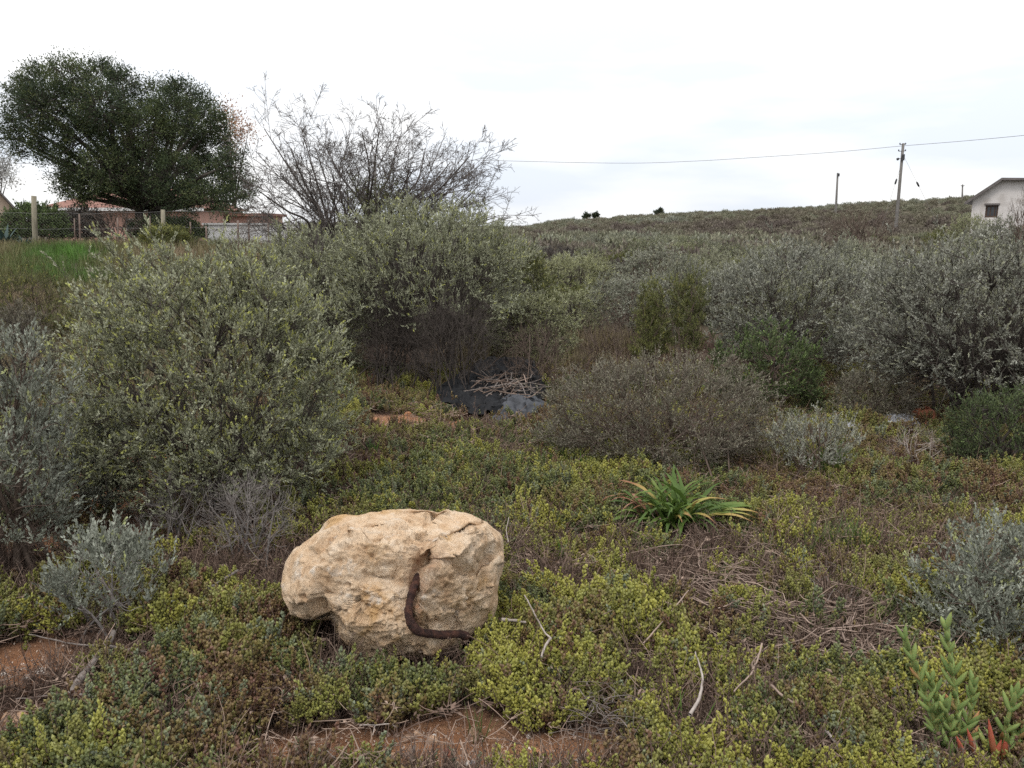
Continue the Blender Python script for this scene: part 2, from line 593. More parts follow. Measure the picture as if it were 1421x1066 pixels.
# ------------------------------------------------------------------ scatter of uncountable plants (geometry nodes)
def scatter(name, protos, pts, rot, scl, pid, mats, label, cat, hue=None):
    """protos: list of MB in local space. One object holds the points and the sprigs that geometry nodes copy onto them."""
    mb = MB()
    ids = []
    for k, p in enumerate(protos):
        off = mb.n
        n0 = 0
        for V, Fq, mi, s, t1, t2 in zip(p.V, p.F, p.M, p.S, p.A['tone'], p.A['tip']):
            mb.V.append(V)
            mb.F.append(Fq + off)
            mb.M.append(mi)
            mb.S.append(s)
            mb.A['tone'].append(t1)
            mb.A['tip'].append(t2)
            n0 += len(V)
        mb.n += n0
        ids.append(np.full(n0, k))
    npro = mb.n
    mb.V.append(np.asarray(pts))
    mb.A['tone'].append(np.zeros(len(pts)))
    mb.A['tip'].append(np.zeros(len(pts)))
    me = mb.mesh(name, mats)
    ids = np.concatenate(ids + [100 + np.asarray(pid)])
    z = np.zeros(npro)
    for nm, ty, key, v in (('pid', 'INT', 'value', ids), ('scl', 'FLOAT', 'value', np.concatenate([z, scl])),
                           ('hue', 'FLOAT', 'value', np.concatenate([z, hue if hue is not None else np.zeros(len(pts))]))):
        at_ = me.attributes.new(nm, ty, 'POINT')
        at_.data.foreach_set(key, np.asarray(v).astype(np.int32 if ty == 'INT' else np.float32))
    at_ = me.attributes.new('rot', 'FLOAT_VECTOR', 'POINT')
    at_.data.foreach_set('vector', np.concatenate([np.zeros((npro, 3)), rot]).astype(np.float32).ravel())
    o = bpy.data.objects.new(name, me)
    COL.objects.link(o)
    ng = bpy.data.node_groups.new(name + '_scatter', 'GeometryNodeTree')
    ng.interface.new_socket('Geometry', in_out='INPUT', socket_type='NodeSocketGeometry')
    ng.interface.new_socket('Geometry', in_out='OUTPUT', socket_type='NodeSocketGeometry')
    gi, go_ = ng.nodes.new('NodeGroupInput'), ng.nodes.new('NodeGroupOutput')
    jn = ng.nodes.new('GeometryNodeJoinGeometry')

    def named(nm, ty):
        n = ng.nodes.new('GeometryNodeInputNamedAttribute')
        n.data_type = ty
        n.inputs['Name'].default_value = nm
        return n.outputs['Attribute']

    def pick(v):
        c = ng.nodes.new('FunctionNodeCompare')
        c.data_type = 'INT'
        c.operation = 'EQUAL'
        ng.links.new(named('pid', 'INT'), c.inputs[2])
        c.inputs[3].default_value = v
        s = ng.nodes.new('GeometryNodeSeparateGeometry')
        s.domain = 'POINT'
        ng.links.new(gi.outputs[0], s.inputs[0])
        ng.links.new(c.outputs[0], s.inputs[1])
        return s.outputs[0]
    for k in range(len(protos)):
        ip = ng.nodes.new('GeometryNodeInstanceOnPoints')
        ng.links.new(pick(100 + k), ip.inputs['Points'])
        ng.links.new(pick(k), ip.inputs['Instance'])
        e2r = ng.nodes.new('FunctionNodeEulerToRotation')
        ng.links.new(named('rot', 'FLOAT_VECTOR'), e2r.inputs[0])
        ng.links.new(e2r.outputs[0], ip.inputs['Rotation'])
        ng.links.new(named('scl', 'FLOAT'), ip.inputs['Scale'])
        ng.links.new(ip.outputs[0], jn.inputs[0])
    ng.links.new(jn.outputs[0], go_.inputs[0])
    md = o.modifiers.new('scatter', 'NODES')
    md.node_group = ng
    tag(o, label, cat, kind='stuff')
    return o


# ------------------------------------------------------------------ shrubs
def shrub(rng, Wm, Dm, Hm, n1=14, n2=130, n3=900, shoots=5, per=10, leaf=(0.02, 0.007), zc=0.42, kin=0.72, lump=0.28, shoot_len=(0.04, 0.09), up=0.5, tipp=0.25, seed=0,
          spread=0.08, stem_r=0.012, bend=0.12, spread_ang=0.7, low=-0.45, bias_up=0.35, inner=0, twig_r=None):
    """returns (branches MB, foliage MB) in local space, base at the origin"""
    def env(n, k0, k1):
        u = unit(rng.normal(size=(n * 3, 3)))
        u = u[u[:, 2] > low][:n]
        while len(u) < n:
            u = np.concatenate([u, u])[:n]
        lm = 1 - lump + 2 * lump * fbm(u * 2.2 + seed * 3.1, 3, seed)
        k = (rng.uniform(k0, k1, len(u)) * lm)[:, None]
        uz = np.sign(u[:, 2:3]) * np.abs(u[:, 2:3]) ** 0.85
        return np.concatenate([u[:, :1] * k * Wm / 2, u[:, 1:2] * k * Dm / 2, Hm * (zc + (1 - zc) * np.where(uz > 0, uz, uz * zc / (1 - zc) * 0.9) * k)], 1)

    def nearest(pts, targets):
        kd = kdtree.KDTree(len(pts))
        for i, p in enumerate(pts):
            kd.insert(p, i)
        kd.balance()
        return np.array([kd.find(t)[1] for t in targets])
    br = MB()
    # level 1
    e1 = env(n1, 0.4, 0.7)
    s1 = np.concatenate([rng.normal(0, spread, (n1, 2)), np.full((n1, 1), -0.03)], 1)
    m1 = (s1 + e1) / 2 + np.stack([e1[:, 0] * -0.1, e1[:, 1] * -0.1, e1[:, 2] * 0.12], 1) + rng.normal(0, 0.04 * Hm, (n1, 3))
    P1 = bezier(s1, m1, e1, 7)
    V, Fq = tubes(P1, np.linspace(stem_r, stem_r * 0.45, 7)[None], 5)
    br.add(V, Fq, 0, smooth=True)
    pts1 = P1[:, 2:].reshape(-1, 3)
    # level 2
    e2 = env(n2, 0.62, 0.9)
    s2 = pts1[nearest(pts1, e2 * np.array([0.75, 0.75, 0.8]))]
    m2 = (s2 + e2) / 2 + np.array([0, 0, 1]) * np.linalg.norm(e2 - s2, axis=1)[:, None] * -0.08 + rng.normal(0, 0.025 * Hm, (n2, 3))
    P2 = bezier(s2, m2, e2, 5)
    V, Fq = tubes(P2, np.linspace(stem_r * 0.42, stem_r * 0.2, 5)[None], 4)
    br.add(V, Fq, 0, smooth=True)
    pts2 = np.concatenate([P2[:, 1:].reshape(-1, 3)])
    # level 3
    e3 = env(n3, kin, 1.04)
    wild = rng.uniform(size=n3) < 0.05
    e3 = np.where(wild[:, None], (e3 - [0, 0, Hm * zc]) * rng.uniform(1.05, 1.28, n3)[:, None] + [0, 0, Hm * zc], e3)
    e3[:, 2] = np.maximum(e3[:, 2], 0.03)
    s3 = pts2[nearest(pts2, e3 * np.array([0.93, 0.93, 0.94]))]
    ln = np.linalg.norm(e3 - s3, axis=1)[:, None]
    m3 = (s3 + e3) / 2 + np.array([0, 0, -1]) * ln * bend + rng.normal(0, 0.15, (n3, 3)) * ln
    P3 = bezier(s3, m3, e3, 4)
    V, Fq = tubes(P3, np.linspace(stem_r * 0.19, stem_r * 0.1, 4)[None], 3)
    br.add(V, Fq, 0)
    if inner:
        e4 = env(inner, 0.12, 0.92)
        e4[:, 2] *= rng.uniform(0.35, 1.0, inner)
        s4 = pts1[nearest(pts1, e4 * np.array([0.6, 0.6, 0.7]))] * 0.5 + pts2[nearest(pts2, e4 * np.array([0.7, 0.7, 0.75]))] * 0.5
        m4 = (s4 + e4) / 2 + rng.normal(0, 0.10, (inner, 3)) * np.linalg.norm(e4 - s4, axis=1)[:, None]
        for p_, q_ in ((s4, m4), (m4, e4)):
            V, Fq = leaves(p_, q_ - p_, np.linalg.norm(q_ - p_, axis=1) * 1.05, (twig_r or stem_r * 0.3), rng, fold=0.1)
            br.add(V, Fq, 0)
    # shoots along the outer part of each twig
    ns = n3 * shoots
    tw = np.repeat(np.arange(n3), shoots)
    t = rng.uniform(0.35, 1.0, ns)
    t[::shoots] = 1.0
    a, b, c = s3[tw], m3[tw], e3[tw]
    base = ((1 - t) ** 2)[:, None] * a + (2 * t * (1 - t))[:, None] * b + (t ** 2)[:, None] * c
    td = unit(2 * (1 - t)[:, None] * (b - a) + 2 * t[:, None] * (c - b))
    sdv = unit(td * 0.7 + rng.normal(0, 0.5, (ns, 3)) + np.array([0, 0, up]))
    sl = rng.uniform(*shoot_len, ns)
    tipv = base + sdv * sl[:, None]
    V, Fq = leaves(base, tipv - base, sl, stem_r * 0.22, rng)
    br.add(V, Fq, 0)
    fo = MB()
    nl = ns * per
    si = np.repeat(np.arange(ns), per)
    f = np.tile(np.linspace(0.12, 1.0, per), ns) + rng.normal(0, 0.04, nl)
    bp = base[si] + sdv[si] * (sl[si] * f)[:, None]
    d = unit(rng.normal(size=(nl, 3)))
    d = unit(d - sdv[si] * np.sum(d * sdv[si], 1, keepdims=True))
    ang = spread_ang * (1.15 - 0.75 * np.clip(f, 0, 1)) * rng.uniform(0.7, 1.3, nl)
    dv = sdv[si] * np.cos(ang)[:, None] + d * np.sin(ang)[:, None] + np.array([0, 0, 0.15])
    L = leaf[0] * rng.uniform(0.6, 1.25, nl) * (1.1 - 0.35 * np.clip(f, 0, 1))
    wd = leaf[1] * rng.uniform(0.7, 1.25, nl)
    V, Fq = leaves(bp, dv, L, wd, rng)
    tone = np.clip(0.5 + rng.normal(0, 0.16, ns)[si] + rng.normal(0, 0.16, nl), 0, 1)
    young = (rng.uniform(size=ns) < tipp)[si] & (f > 0.55)
    tip = np.where(young, rng.uniform(0.35, 1.0, nl), 0)
    fo.add(V, Fq, 0, np.repeat(tone, 4), np.repeat(tip, 4))
    return br, fo


def copy_thing(o, parent=None):
    c = o.copy()
    COL.objects.link(c)
    c.parent = parent
    for ch in list(o.children):
        copy_thing(ch, c)
    return c


def put_shrub(name, pxl, pxr, top, basepy, leafm, twigm, label, cat='shrub', group=None, depth=1.0, seed=1, Y=None, wide=1.0, **kw):
    rng = np.random.default_rng(seed)
    pc = (pxl + pxr) / 2
    if Y is None:
        q = ground(pc, basepy)
    else:
        q = at(pc, 400, Y)
        q[2] = gz(q[0], q[1])
    dep = depth_of(q)
    Wm = (pxr - pxl) * dep / FPX * wide
    Hm = max(0.15, at(pc, top, q[1])[2] - q[2])
    br, fo = shrub(rng, Wm, Wm * depth, Hm, seed=seed, **kw)
    root = empty(name, (q[0], q[1], q[2]), label, cat, group)
    br.build('branches', M[twigm], root, kind='stuff')
    fo.build('foliage', M[leafm], root, kind='stuff')
    return root


put_shrub('shrub', 112, 502, 338, 710, 'leaf_sage', 'twig_dark', 'large rounded sage-green shrub with yellow-green shoot tips behind the sandstone boulder', seed=11,
          n1=18, n2=190, n3=1700, shoots=7, per=9, leaf=(0.0205, 0.0095), zc=0.45, lump=0.22, tipp=0.34, depth=0.9, up=0.65, kin=0.6, low=-0.85, inner=1500)
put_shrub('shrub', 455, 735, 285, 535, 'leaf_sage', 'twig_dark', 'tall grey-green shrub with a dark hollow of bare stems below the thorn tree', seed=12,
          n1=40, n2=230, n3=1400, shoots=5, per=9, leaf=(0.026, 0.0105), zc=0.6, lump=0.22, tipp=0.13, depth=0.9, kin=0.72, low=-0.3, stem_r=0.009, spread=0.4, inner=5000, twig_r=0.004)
put_shrub('shrub', 330, 530, 318, 500, 'leaf_sage', 'twig_dark', 'grey-green shrub half hidden behind the large rounded sage shrub', seed=13,
          n1=16, n2=130, n3=800, shoots=5, per=9, leaf=(0.026, 0.009), zc=0.5, lump=0.25, tipp=0.2, depth=0.8, Y=8.3, low=-0.8, inner=1000)
put_shrub('shrub', 640, 775, 335, 495, 'leaf_olive', 'twig_dark', 'yellowish olive shrub beside the hollow grey-green shrub, above the dry grass', seed=14,
          n1=14, n2=90, n3=620, shoots=5, per=9, leaf=(0.028, 0.009), zc=0.5, lump=0.25, tipp=0.2, Y=9.6, low=-0.8, inner=1000)
put_shrub('shrub', -95, 112, 468, 815, 'leaf_silver', 'twig_brown', 'tall silvery blue-grey bush cut by the picture edge beside the red soil', seed=15,
          n1=10, n2=70, n3=320, shoots=6, per=10, leaf=(0.024, 0.0095), zc=0.5, lump=0.4, tipp=0.16, up=0.9, shoot_len=(0.06, 0.13), kin=0.55, bias_up=0.6, inner=500, low=-0.8)
put_shrub('shrub', 15, 190, 560, 722, 'leaf_silver', 'twig_dark', 'low rounded silvery bush between the tall silver bush and the sage shrub', seed=16,
          n1=10, n2=80, n3=480, shoots=5, per=10, leaf=(0.021, 0.009), zc=0.45, lump=0.3, tipp=0.08, up=0.6, inner=400, low=-0.8)
put_shrub('shrub', 78, 235, 735, 885, 'leaf_silver', 'twig_grey', 'small pale silver saltbush with upright shoots beside the forked dead branch', seed=17,
          n1=8, n2=26, n3=75, shoots=5, per=11, leaf=(0.024, 0.0095), zc=0.5, lump=0.35, tipp=0.05, up=1.1, shoot_len=(0.06, 0.12), kin=0.5, stem_r=0.007, inner=80)
put_shrub('shrub', 750, 1078, 500, 645, 'leaf_brown', 'twig_brown', 'low wide grey-brown shrub with fine twigs behind the strap-leaved plant', seed=18,
          n1=26, n2=200, n3=1250, shoots=5, per=8, leaf=(0.016, 0.0068), zc=0.4, lump=0.3, tipp=0.3, depth=0.6, stem_r=0.008, spread=0.3, up=0.4, inner=2500, low=-0.7, twig_r=0.003)
put_shrub('shrub', 1055, 1185, 575, 665, 'leaf_grey', 'twig_brown', 'thin open shrub of upright pale shoots beside the low grey-brown shrub', seed=19,
          n1=14, n2=60, n3=170, shoots=4, per=9, leaf=(0.019, 0.007), zc=0.5, lump=0.4, tipp=0.3, depth=0.8, stem_r=0.006, spread=0.2, up=1.0, kin=0.5, inner=200)
put_shrub('shrub', 1165, 1540, 325, 598, 'leaf_grey', 'twig_dark', 'big spreading silver-grey shrub with dark twiggy inside below the white house', seed=20,
          n1=22, n2=190, n3=1350, shoots=5, per=9, leaf=(0.024, 0.0105), zc=0.58, lump=0.28, tipp=0.2, depth=0.8, kin=0.6, low=-0.65, stem_r=0.0145, spread=0.2, inner=5000, twig_r=0.0045)
put_shrub('shrub', 985, 1215, 335, 520, 'leaf_grey', 'twig_dark', 'silver-grey shrub with black twigs behind the leafy green bush', seed=21,
          n1=16, n2=140, n3=950, shoots=5, per=9, leaf=(0.027, 0.0105), zc=0.55, lump=0.3, tipp=0.2, Y=8.2, inner=1800, low=-0.75, stem_r=0.01)
put_shrub('shrub', 1160, 1268, 512, 594, 'leaf_brown', 'twig_brown', 'small grey-brown shrub standing in front of the dark hollow of the silver-grey shrub', seed=22,
          n1=12, n2=60, n3=330, shoots=5, per=8, leaf=(0.018, 0.0065), zc=0.45, lump=0.3, tipp=0.3, stem_r=0.006, spread=0.1, inner=500, low=-0.8)
for i, (l, r_, t_, lab) in enumerate([(878, 932, 385, 'slim dark green upright shrub beside the taller one with yellowing lower stems'), (922, 986, 362, 'tallest slim dark green upright shrub among the silver bushes')]):
    put_shrub('shrub', l, r_, t_, 512, 'leaf_olive', 'twig_brown', lab, seed=23 + i, n1=8, n2=40, n3=230, shoots=5, per=9, leaf=(0.03, 0.0065), zc=0.5, lump=0.3, tipp=0.1, Y=7.4,
              stem_r=0.008, kin=0.3, up=1.2, spread_ang=0.9)
put_shrub('shrub', 985, 1150, 455, 560, 'leaf_green', 'twig_brown', 'leafy bright green bush at the foot of the silver shrubs', seed=26,
          n1=14, n2=80, n3=430, shoots=5, per=9, leaf=(0.026, 0.010), zc=0.45, lump=0.35, tipp=0.3, Y=6.9, depth=0.7, up=0.8, inner=300, low=-0.8)
put_shrub('shrub', 1275, 1540, 730, 905, 'leaf_silver', 'twig_brown', 'low spreading silver bush with yellow shoot tips above the fleshy finger-leaved plant', seed=27,
          n1=14, n2=90, n3=420, shoots=5, per=11, leaf=(0.019, 0.0075), zc=0.4, lump=0.35, tipp=0.14, up=0.8, stem_r=0.006, kin=0.5, depth=0.8, inner=300, low=-0.8)
put_shrub('shrub', 1305, 1480, 545, 655, 'leaf_green', 'twig_dark', 'low dark green bush beneath the big silver-grey shrub', seed=28,
          n1=14, n2=80, n3=420, shoots=5, per=9, leaf=(0.018, 0.007), zc=0.4, lump=0.3, tipp=0.05, depth=0.6, inner=300, low=-0.8)
put_shrub('shrub', -40, 95, 372, 480, 'leaf_olive', 'twig_brown', 'olive-green broom-like bush at the edge of the grassy field', seed=29,
          n1=16, n2=90, n3=560, shoots=5, per=8, leaf=(0.03, 0.007), zc=0.45, lump=0.3, tipp=0.25, Y=10.5, up=1.0, inner=600, low=-0.8)
put_shrub('shrub', -30, 60, 430, 520, 'leaf_brown', 'twig_dark', 'dull brown-green bush just behind the tall silvery bush', seed=30,
          n1=12, n2=70, n3=400, shoots=5, per=8, leaf=(0.022, 0.007), zc=0.45, lump=0.3, tipp=0.1, Y=7.2, inner=400, low=-0.8)


def twig_shrub(name, pxl, pxr, top, basepy, mat, label, seed, Y=None, n1=10, n2=60, n3=260, stem_r=0.007, cat='dead shrub', spread=0.06):
    rng = np.random.default_rng(seed)
    pc = (pxl + pxr) / 2
    q = ground(pc, basepy) if Y is None else at(pc, 400, Y)
    q[2] = gz(q[0], q[1])
    Wm = (pxr - pxl) * depth_of(q) / FPX
    Hm = max(0.1, at(pc, top, q[1])[2] - q[2])
    br, fo = shrub(rng, Wm, Wm * 0.8, Hm, n1=n1, n2=n2, n3=n3, shoots=4, per=1, leaf=(0.001, 0.001), zc=0.5, lump=0.3, seed=seed, stem_r=stem_r, kin=0.5, spread=spread, bend=0.05)
    root = empty(name, q, label, cat)
    br.build('branches', M[mat], root, kind='stuff')
    return root


twig_shrub('dead_shrub', 285, 420, 655, 790, 'twig_grey', 'bare grey dead shrub with wiry twigs under the rounded sage shrub, beside the boulder', 41, n3=300)
twig_shrub('dead_shrub', 195, 300, 655, 765, 'twig_grey', 'bare grey dead shrub of thin forking stems over shaded red soil', 42, n3=160, n2=40)
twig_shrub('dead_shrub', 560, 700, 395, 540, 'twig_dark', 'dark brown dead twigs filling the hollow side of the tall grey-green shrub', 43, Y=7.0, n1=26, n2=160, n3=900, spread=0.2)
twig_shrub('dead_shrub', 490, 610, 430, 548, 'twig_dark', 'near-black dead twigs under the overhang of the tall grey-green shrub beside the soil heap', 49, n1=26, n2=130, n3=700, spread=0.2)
twig_shrub('dead_shrub', 690, 800, 440, 530, 'twig_brown', 'brown dead wiry shrub behind the black plastic sheet', 44, Y=7.2, n1=20, n2=90, n3=500, spread=0.25)
twig_shrub('dead_shrub', 790, 905, 430, 520, 'twig_brown', 'brown dead wiry shrub at the foot of the slim dark green shrubs', 45, Y=7.6, n1=20, n2=90, n3=500, spread=0.25)
twig_shrub('dead_shrub', 1225, 1310, 590, 660, 'bleached', 'small bleached dead twig tangle beside the white litter', 46, n1=8, n2=24, n3=60, stem_r=0.005)
twig_shrub('dead_shrub', 1130, 1240, 285, 345, 'twig_brown', 'purplish leafless bush below the tall leaning utility pole', 47, Y=40, n1=40, n2=200, n3=700, stem_r=0.03, spread=0.8)
twig_shrub('dead_shrub', 1385, 1440, 255, 335, 'twig_brown', 'brown leafless bush against the wall of the white house', 48, Y=24, n1=22, n2=120, n3=450, stem_r=0.018, spread=0.3)

# ---------------------------------------------------------------- middle-distance shrubs (copies)
rng = np.random.default_rng(5)
PROTO = []
for k, (lm, tm, tp, hh) in enumerate([('leaf_sage_far', 'twig_dark', 0.2, 1.0), ('leaf_silver_far', 'twig_dark', 0.2, 0.95), ('leaf_silver_far', 'twig_brown', 0.1, 0.85), ('leaf_olive', 'twig_brown', 0.1, 0.75), ('leaf_purple', 'twig_brown', 0.05, 0.8)]):
    br, fo = shrub(np.random.default_rng(60 + k), 1.5, 1.5, hh * 1.35, n1=14, n2=90, n3=560, shoots=5, per=7, leaf=(0.034, 0.0145), zc=0.46, lump=0.35, tipp=tp, seed=60 + k, kin=0.66, stem_r=0.012, low=-0.85, inner=1400, twig_r=0.006)
    PROTO.append((br.mesh('branches', [M[tm]]), fo.mesh('foliage', [M[lm]])))
LAB = [('rounded grey-green shrub in the dense scrub below the hill', 'grey-green shrubs of the scrub'), ('silvery grey shrub in the dense scrub below the hill', 'silver-grey shrubs of the scrub'),
       ('low silvery shrub with brown stems in the scrub below the hill', 'low silver shrubs of the scrub'), ('low olive-green shrub in the scrub below the hill', 'olive shrubs of the scrub'),
       ('low dull purple-brown shrub in the scrub below the hill', 'purple-brown shrubs of the scrub')]
placed = []


def free(x, y, r):
    return all((x - a) ** 2 + (y - b) ** 2 > ((r + c) * 0.62) ** 2 for a, b, c in placed)


cnt = 0
tries = 0
MID = []
while cnt < 215 and tries < 9000:
    tries += 1
    Y = 8.6 + 44 * rng.uniform() ** 1.7
    px = rng.uniform(420, 1560)
    x = (px - CX) / FPX * Y
    if px < 800 and Y < 8.9:
        continue
    if 455 < px < 735 and Y < 10.2:
        continue
    k = int(rng.choice(5, p=[.30, .34, .16, .12, .08]))
    if Y > 24:
        k = int(rng.choice(5, p=[.22, .22, .12, .2, .24]))
    s = rng.uniform(0.75, 1.12)
    if not free(x, Y, 0.75 * s):
        continue
    z = gz(x, Y)
    # keep the tops near the height the scrub has in view
    hcap = 1.6 + Y * 0.004 - z
    placed.append((x, Y, 0.75 * s))
    root = empty('shrub', (x, Y, z), None, None, None, rng.uniform(0, 6.28))
    MID.append((Y, px, k, root))
    zs = s * min(1.0, max(0.45, hcap / (1.42 * s))) if px < 1000 else s
    zs *= rng.uniform(0.72, 1.08)
    root.scale = (s * rng.uniform(0.95, 1.3), s * rng.uniform(0.95, 1.3), zs)
    for nm, me in (('branches', PROTO[k][0]), ('foliage', PROTO[k][1])):
        o = bpy.data.objects.new(nm, me)
        o['kind'] = 'stuff'
        COL.objects.link(o)
        o.parent = root
    cnt += 1

for px, Y, top, k, wd_, lab in [(1345, 33.0, 299, 0, 1.3, 'grey-green bush hiding the corner foot of the white house'), (1385, 30.0, 303, 1, 1.5, 'silvery bush hiding the wall foot of the white house under its window'),
                           (1425, 31.0, 300, 4, 1.4, 'dull purple-brown bush before the white house at the picture edge'), (1310, 36.0, 303, 3, 1.2, 'olive bush between the leaning pole and the white house')]:
    q = at(px, 330, Y)
    z = gz(q[0], Y)
    root = empty('shrub', (q[0], Y, z), lab, 'shrub')
    hh = max(0.5, at(px, top, Y)[2] - z)
    root.scale = (wd_, wd_, hh / 1.3)
    for nm, me in (('branches', PROTO[k][0]), ('foliage', PROTO[k][1])):
        o = bpy.data.objects.new(nm, me)
        o['kind'] = 'stuff'
        COL.objects.link(o)
        o.parent = root
KINDS = ['rounded grey-green shrub', 'silvery grey shrub', 'low brown silvery shrub', 'low olive-green shrub', 'low purple-brown shrub']
ZONES = [(600, 'behind the tall hollow shrub'), (770, 'behind the yellowish olive shrub'), (868, 'below the pair of skyline trees'), (1010, 'below the lone skyline tree'), (1200, 'below the bare pole on the crest'),
         (1310, 'below the tall leaning pole'), (9999, 'below the white house')]
ORD = ['first such from the front', 'second from the front', 'third from the front', 'fourth from the front', 'fifth from the front', 'sixth from the front']
seen = {}
for Y, px, k, root in sorted(MID, key=lambda m: m[0]):
    z_ = [t for lim, t in ZONES if px < lim][0]
    i = seen.get((k, z_), 0)
    seen[(k, z_)] = i + 1
    if i < len(ORD) and Y < 22:
        tag(root, KINDS[k] + ' ' + z_ + ', ' + ORD[i], 'shrub', LAB[k][1])
    else:
        tag(root, LAB[k][0], 'shrub', LAB[k][1])

# ---------------------------------------------------------------- far scrub on the hill and plain: one mass
pr = []
for k in range(4):
    r2 = np.random.default_rng(90 + k)
    m_ = MB()
    n = 420
    u = unit(r2.normal(size=(n, 3)) + np.array([0, 0, 0.5]))
    u[:, 2] = np.abs(u[:, 2])
    lm = 0.6 + 0.7 * fbm(u * 2.5 + k * 5, 2, k)
    b = u * (lm * r2.uniform(0.55, 1.0, n))[:, None] * np.array([1.0, 1.0, 0.85])
    V, Fq = leaves(b, u + r2.normal(0, 0.6, (n, 3)) + np.array([0, 0, .5]), r2.uniform(0.16, 0.32, n), r2.uniform(0.06, 0.13, n), r2)
    m_.add(V, Fq, 0, np.repeat(np.clip(r2.normal(0.5, 0.25, n), 0, 1), 4))
    pr.append(m_)
n = 15000
Yv = 30 * (1100 / 30) ** rng.uniform(0, 1, n)
Yv = np.where(rng.uniform(size=n) < 0.45, rng.uniform(26, 260, n), Yv)
Xv = rng.uniform(-0.75, 0.85, n) * Yv
keep = (Xv > -0.06 * Yv) | (Yv > 75)
keep &= ~((Yv < 34) & (Xv < 1))
Xv, Yv = Xv[keep], Yv[keep]
n = len(Xv)
zz = terrain(Xv, Yv)
hu = np.clip(0.25 + 1.5 * (fbm(np.stack([Xv, Yv], 1) * 0.035, 3, 4) - 0.35) + rng.normal(0, 0.18, n), 0, 1)
scatter('distant_scrub', pr, np.stack([Xv, Yv, zz - 0.1], 1), np.stack([np.zeros(n), np.zeros(n), rng.uniform(0, 6.28, n)], 1),
        (0.42 + 0.95 * rng.uniform(0, 1, n) ** 2.5) * (1 + 0.5 * ss(100, 400, Yv)), rng.integers(0, 4, n), [M['scrub']], 'low grey-green and brown scrub covering the far plain and hillside', 'scrub', hu)

# ---------------------------------------------------------------- creeping succulent carpet, dry undergrowth, grass
def spot(n, rng, ymin=1.35, ymax=9.0, power=1.3):
    Y = ymin + (ymax - ymin) * rng.uniform(0, 1, n) ** power
    X = rng.uniform(-1, 1, n) * (0.75 * Y + 0.8)
    return X, Y


def near_mask(X, Y):
    m = (Y < 9.2)
    return m


pr = []
for k in range(8):
    r2 = np.random.default_rng(120 + k)
    m_ = MB()
    nst = r2.integers(3, 6)
    for s in range(nst):
        h = r2.uniform(0.03, 0.07) if k < 6 else r2.uniform(0.07, 0.12)
        b0 = np.array([r2.normal(0, 0.014), r2.normal(0, 0.014), -0.02])
        tp_ = b0 + np.array([r2.normal(0, 0.022), r2.normal(0, 0.022), h + 0.02])
        V, Fq = tubes(np.array([[b0, (b0 + tp_) / 2 + r2.normal(0, 0.004, 3), tp_]]), np.array([[0.0018, 0.0016, 0.001]]), 3)
        m_.add(V, Fq, 1, 0.3)
        nl = 11 if k < 6 else 18
        f = np.linspace(0.35, 1.0, nl)
        bp = b0 + (tp_ - b0) * f[:, None]
        az = np.arange(nl) * 2.4 + r2.uniform(0, 6)
        el = 0.45 + 0.75 * f
        dv = np.stack([np.cos(az) * np.cos(el), np.sin(az) * np.cos(el), np.sin(el)], 1)
        V, Fq = plump(bp, dv, r2.uniform(0.012, 0.019, nl), r2.uniform(0.0075, 0.0115, nl), r2)
        tn = np.clip(0.35 + 0.35 * f + r2.normal(0, 0.14, nl), 0, 1)
        m_.add(V, Fq, 0, np.repeat(tn, 6), np.repeat(np.where(f > 0.8, r2.uniform(0, 0.22, nl), 0), 6))
    pr.append(m_)
rng = np.random.default_rng(77)
X, Y = spot(152000, rng)
p2 = np.stack([X, Y], 1)
dens = 0.5 * fbm(p2 * 1.7, 3, 3) + 0.5 * fbm(p2 * 6.5, 3, 33)
bare = bareness(X, Y)
keep = (rng.uniform(size=len(X)) < np.clip((dens - 0.437) * 7, 0.03 + 0.47 * ss(3.4, 4.4, Y), 1)) & (bare < 0.30 + 0.15 * (rng.uniform(size=len(X)) - 0.5) * 2 + 1.3 * (fbm(p2 * 7, 3, 44) - 0.45))
rock_c = at(550, 805, 2.92)
for path, wd_ in (([(97, 966), (135, 912), (158, 876)], 0.06), ([(150, 898), (205, 906), (228, 917)], 0.035), ([(98, 962), (150, 971)], 0.03), ([(957, 992), (975, 948), (964, 905)], 0.03), ([(228, 846), (330, 792)], 0.03),
                  ([(650, 1025), (668, 1030)], 0.05), ([(590, 1035), (610, 1035)], 0.05)):
    for (a0, b0), (a1, b1) in zip(path[:-1], path[1:]):
        for f_ in np.linspace(0, 1, 6):
            q = ground(a0 + (a1 - a0) * f_, b0 + (b1 - b0) * f_)
            keep &= ((X - q[0]) / wd_) ** 2 + ((Y - q[1] + 0.07) / (wd_ + 0.08)) ** 2 > 1
keep &= ((X - rock_c[0]) / 0.36) ** 2 + ((Y - 2.84) / 0.29) ** 2 > 1
# dead stems lie over this place, and the ground under the big shrubs stays free
q = ground(1180, 895)
keep &= ~((((X - q[0]) / 0.62) ** 2 + ((Y - q[1]) / 0.30) ** 2 < 1) & (rng.uniform(size=len(X)) < 0.85))
q = ground(1000, 805)
keep &= ~((((X - q[0]) / 0.36) ** 2 + ((Y - q[1]) / 0.28) ** 2 < 1) & (rng.uniform(size=len(X)) < 0.7))
q = ground(700, 566)
keep &= ((X - q[0]) / 0.40) ** 2 + ((Y - q[1]) / 0.42) ** 2 > 1
q = ground(938, 735)
keep &= ~(((X - q[0]) / 0.26) ** 2 + ((Y - q[1]) / 0.30) ** 2 < 1)
q = ground(1345, 1062)
keep &= ~(((X - q[0]) / 0.16) ** 2 + ((Y - q[1]) / 0.10) ** 2 < 1)
keep &= ~((X < -0.9) & (Y > 3.3) & (Y < 5.6) & (rng.uniform(size=len(X)) < 0.85))
X, Y = X[keep], Y[keep]
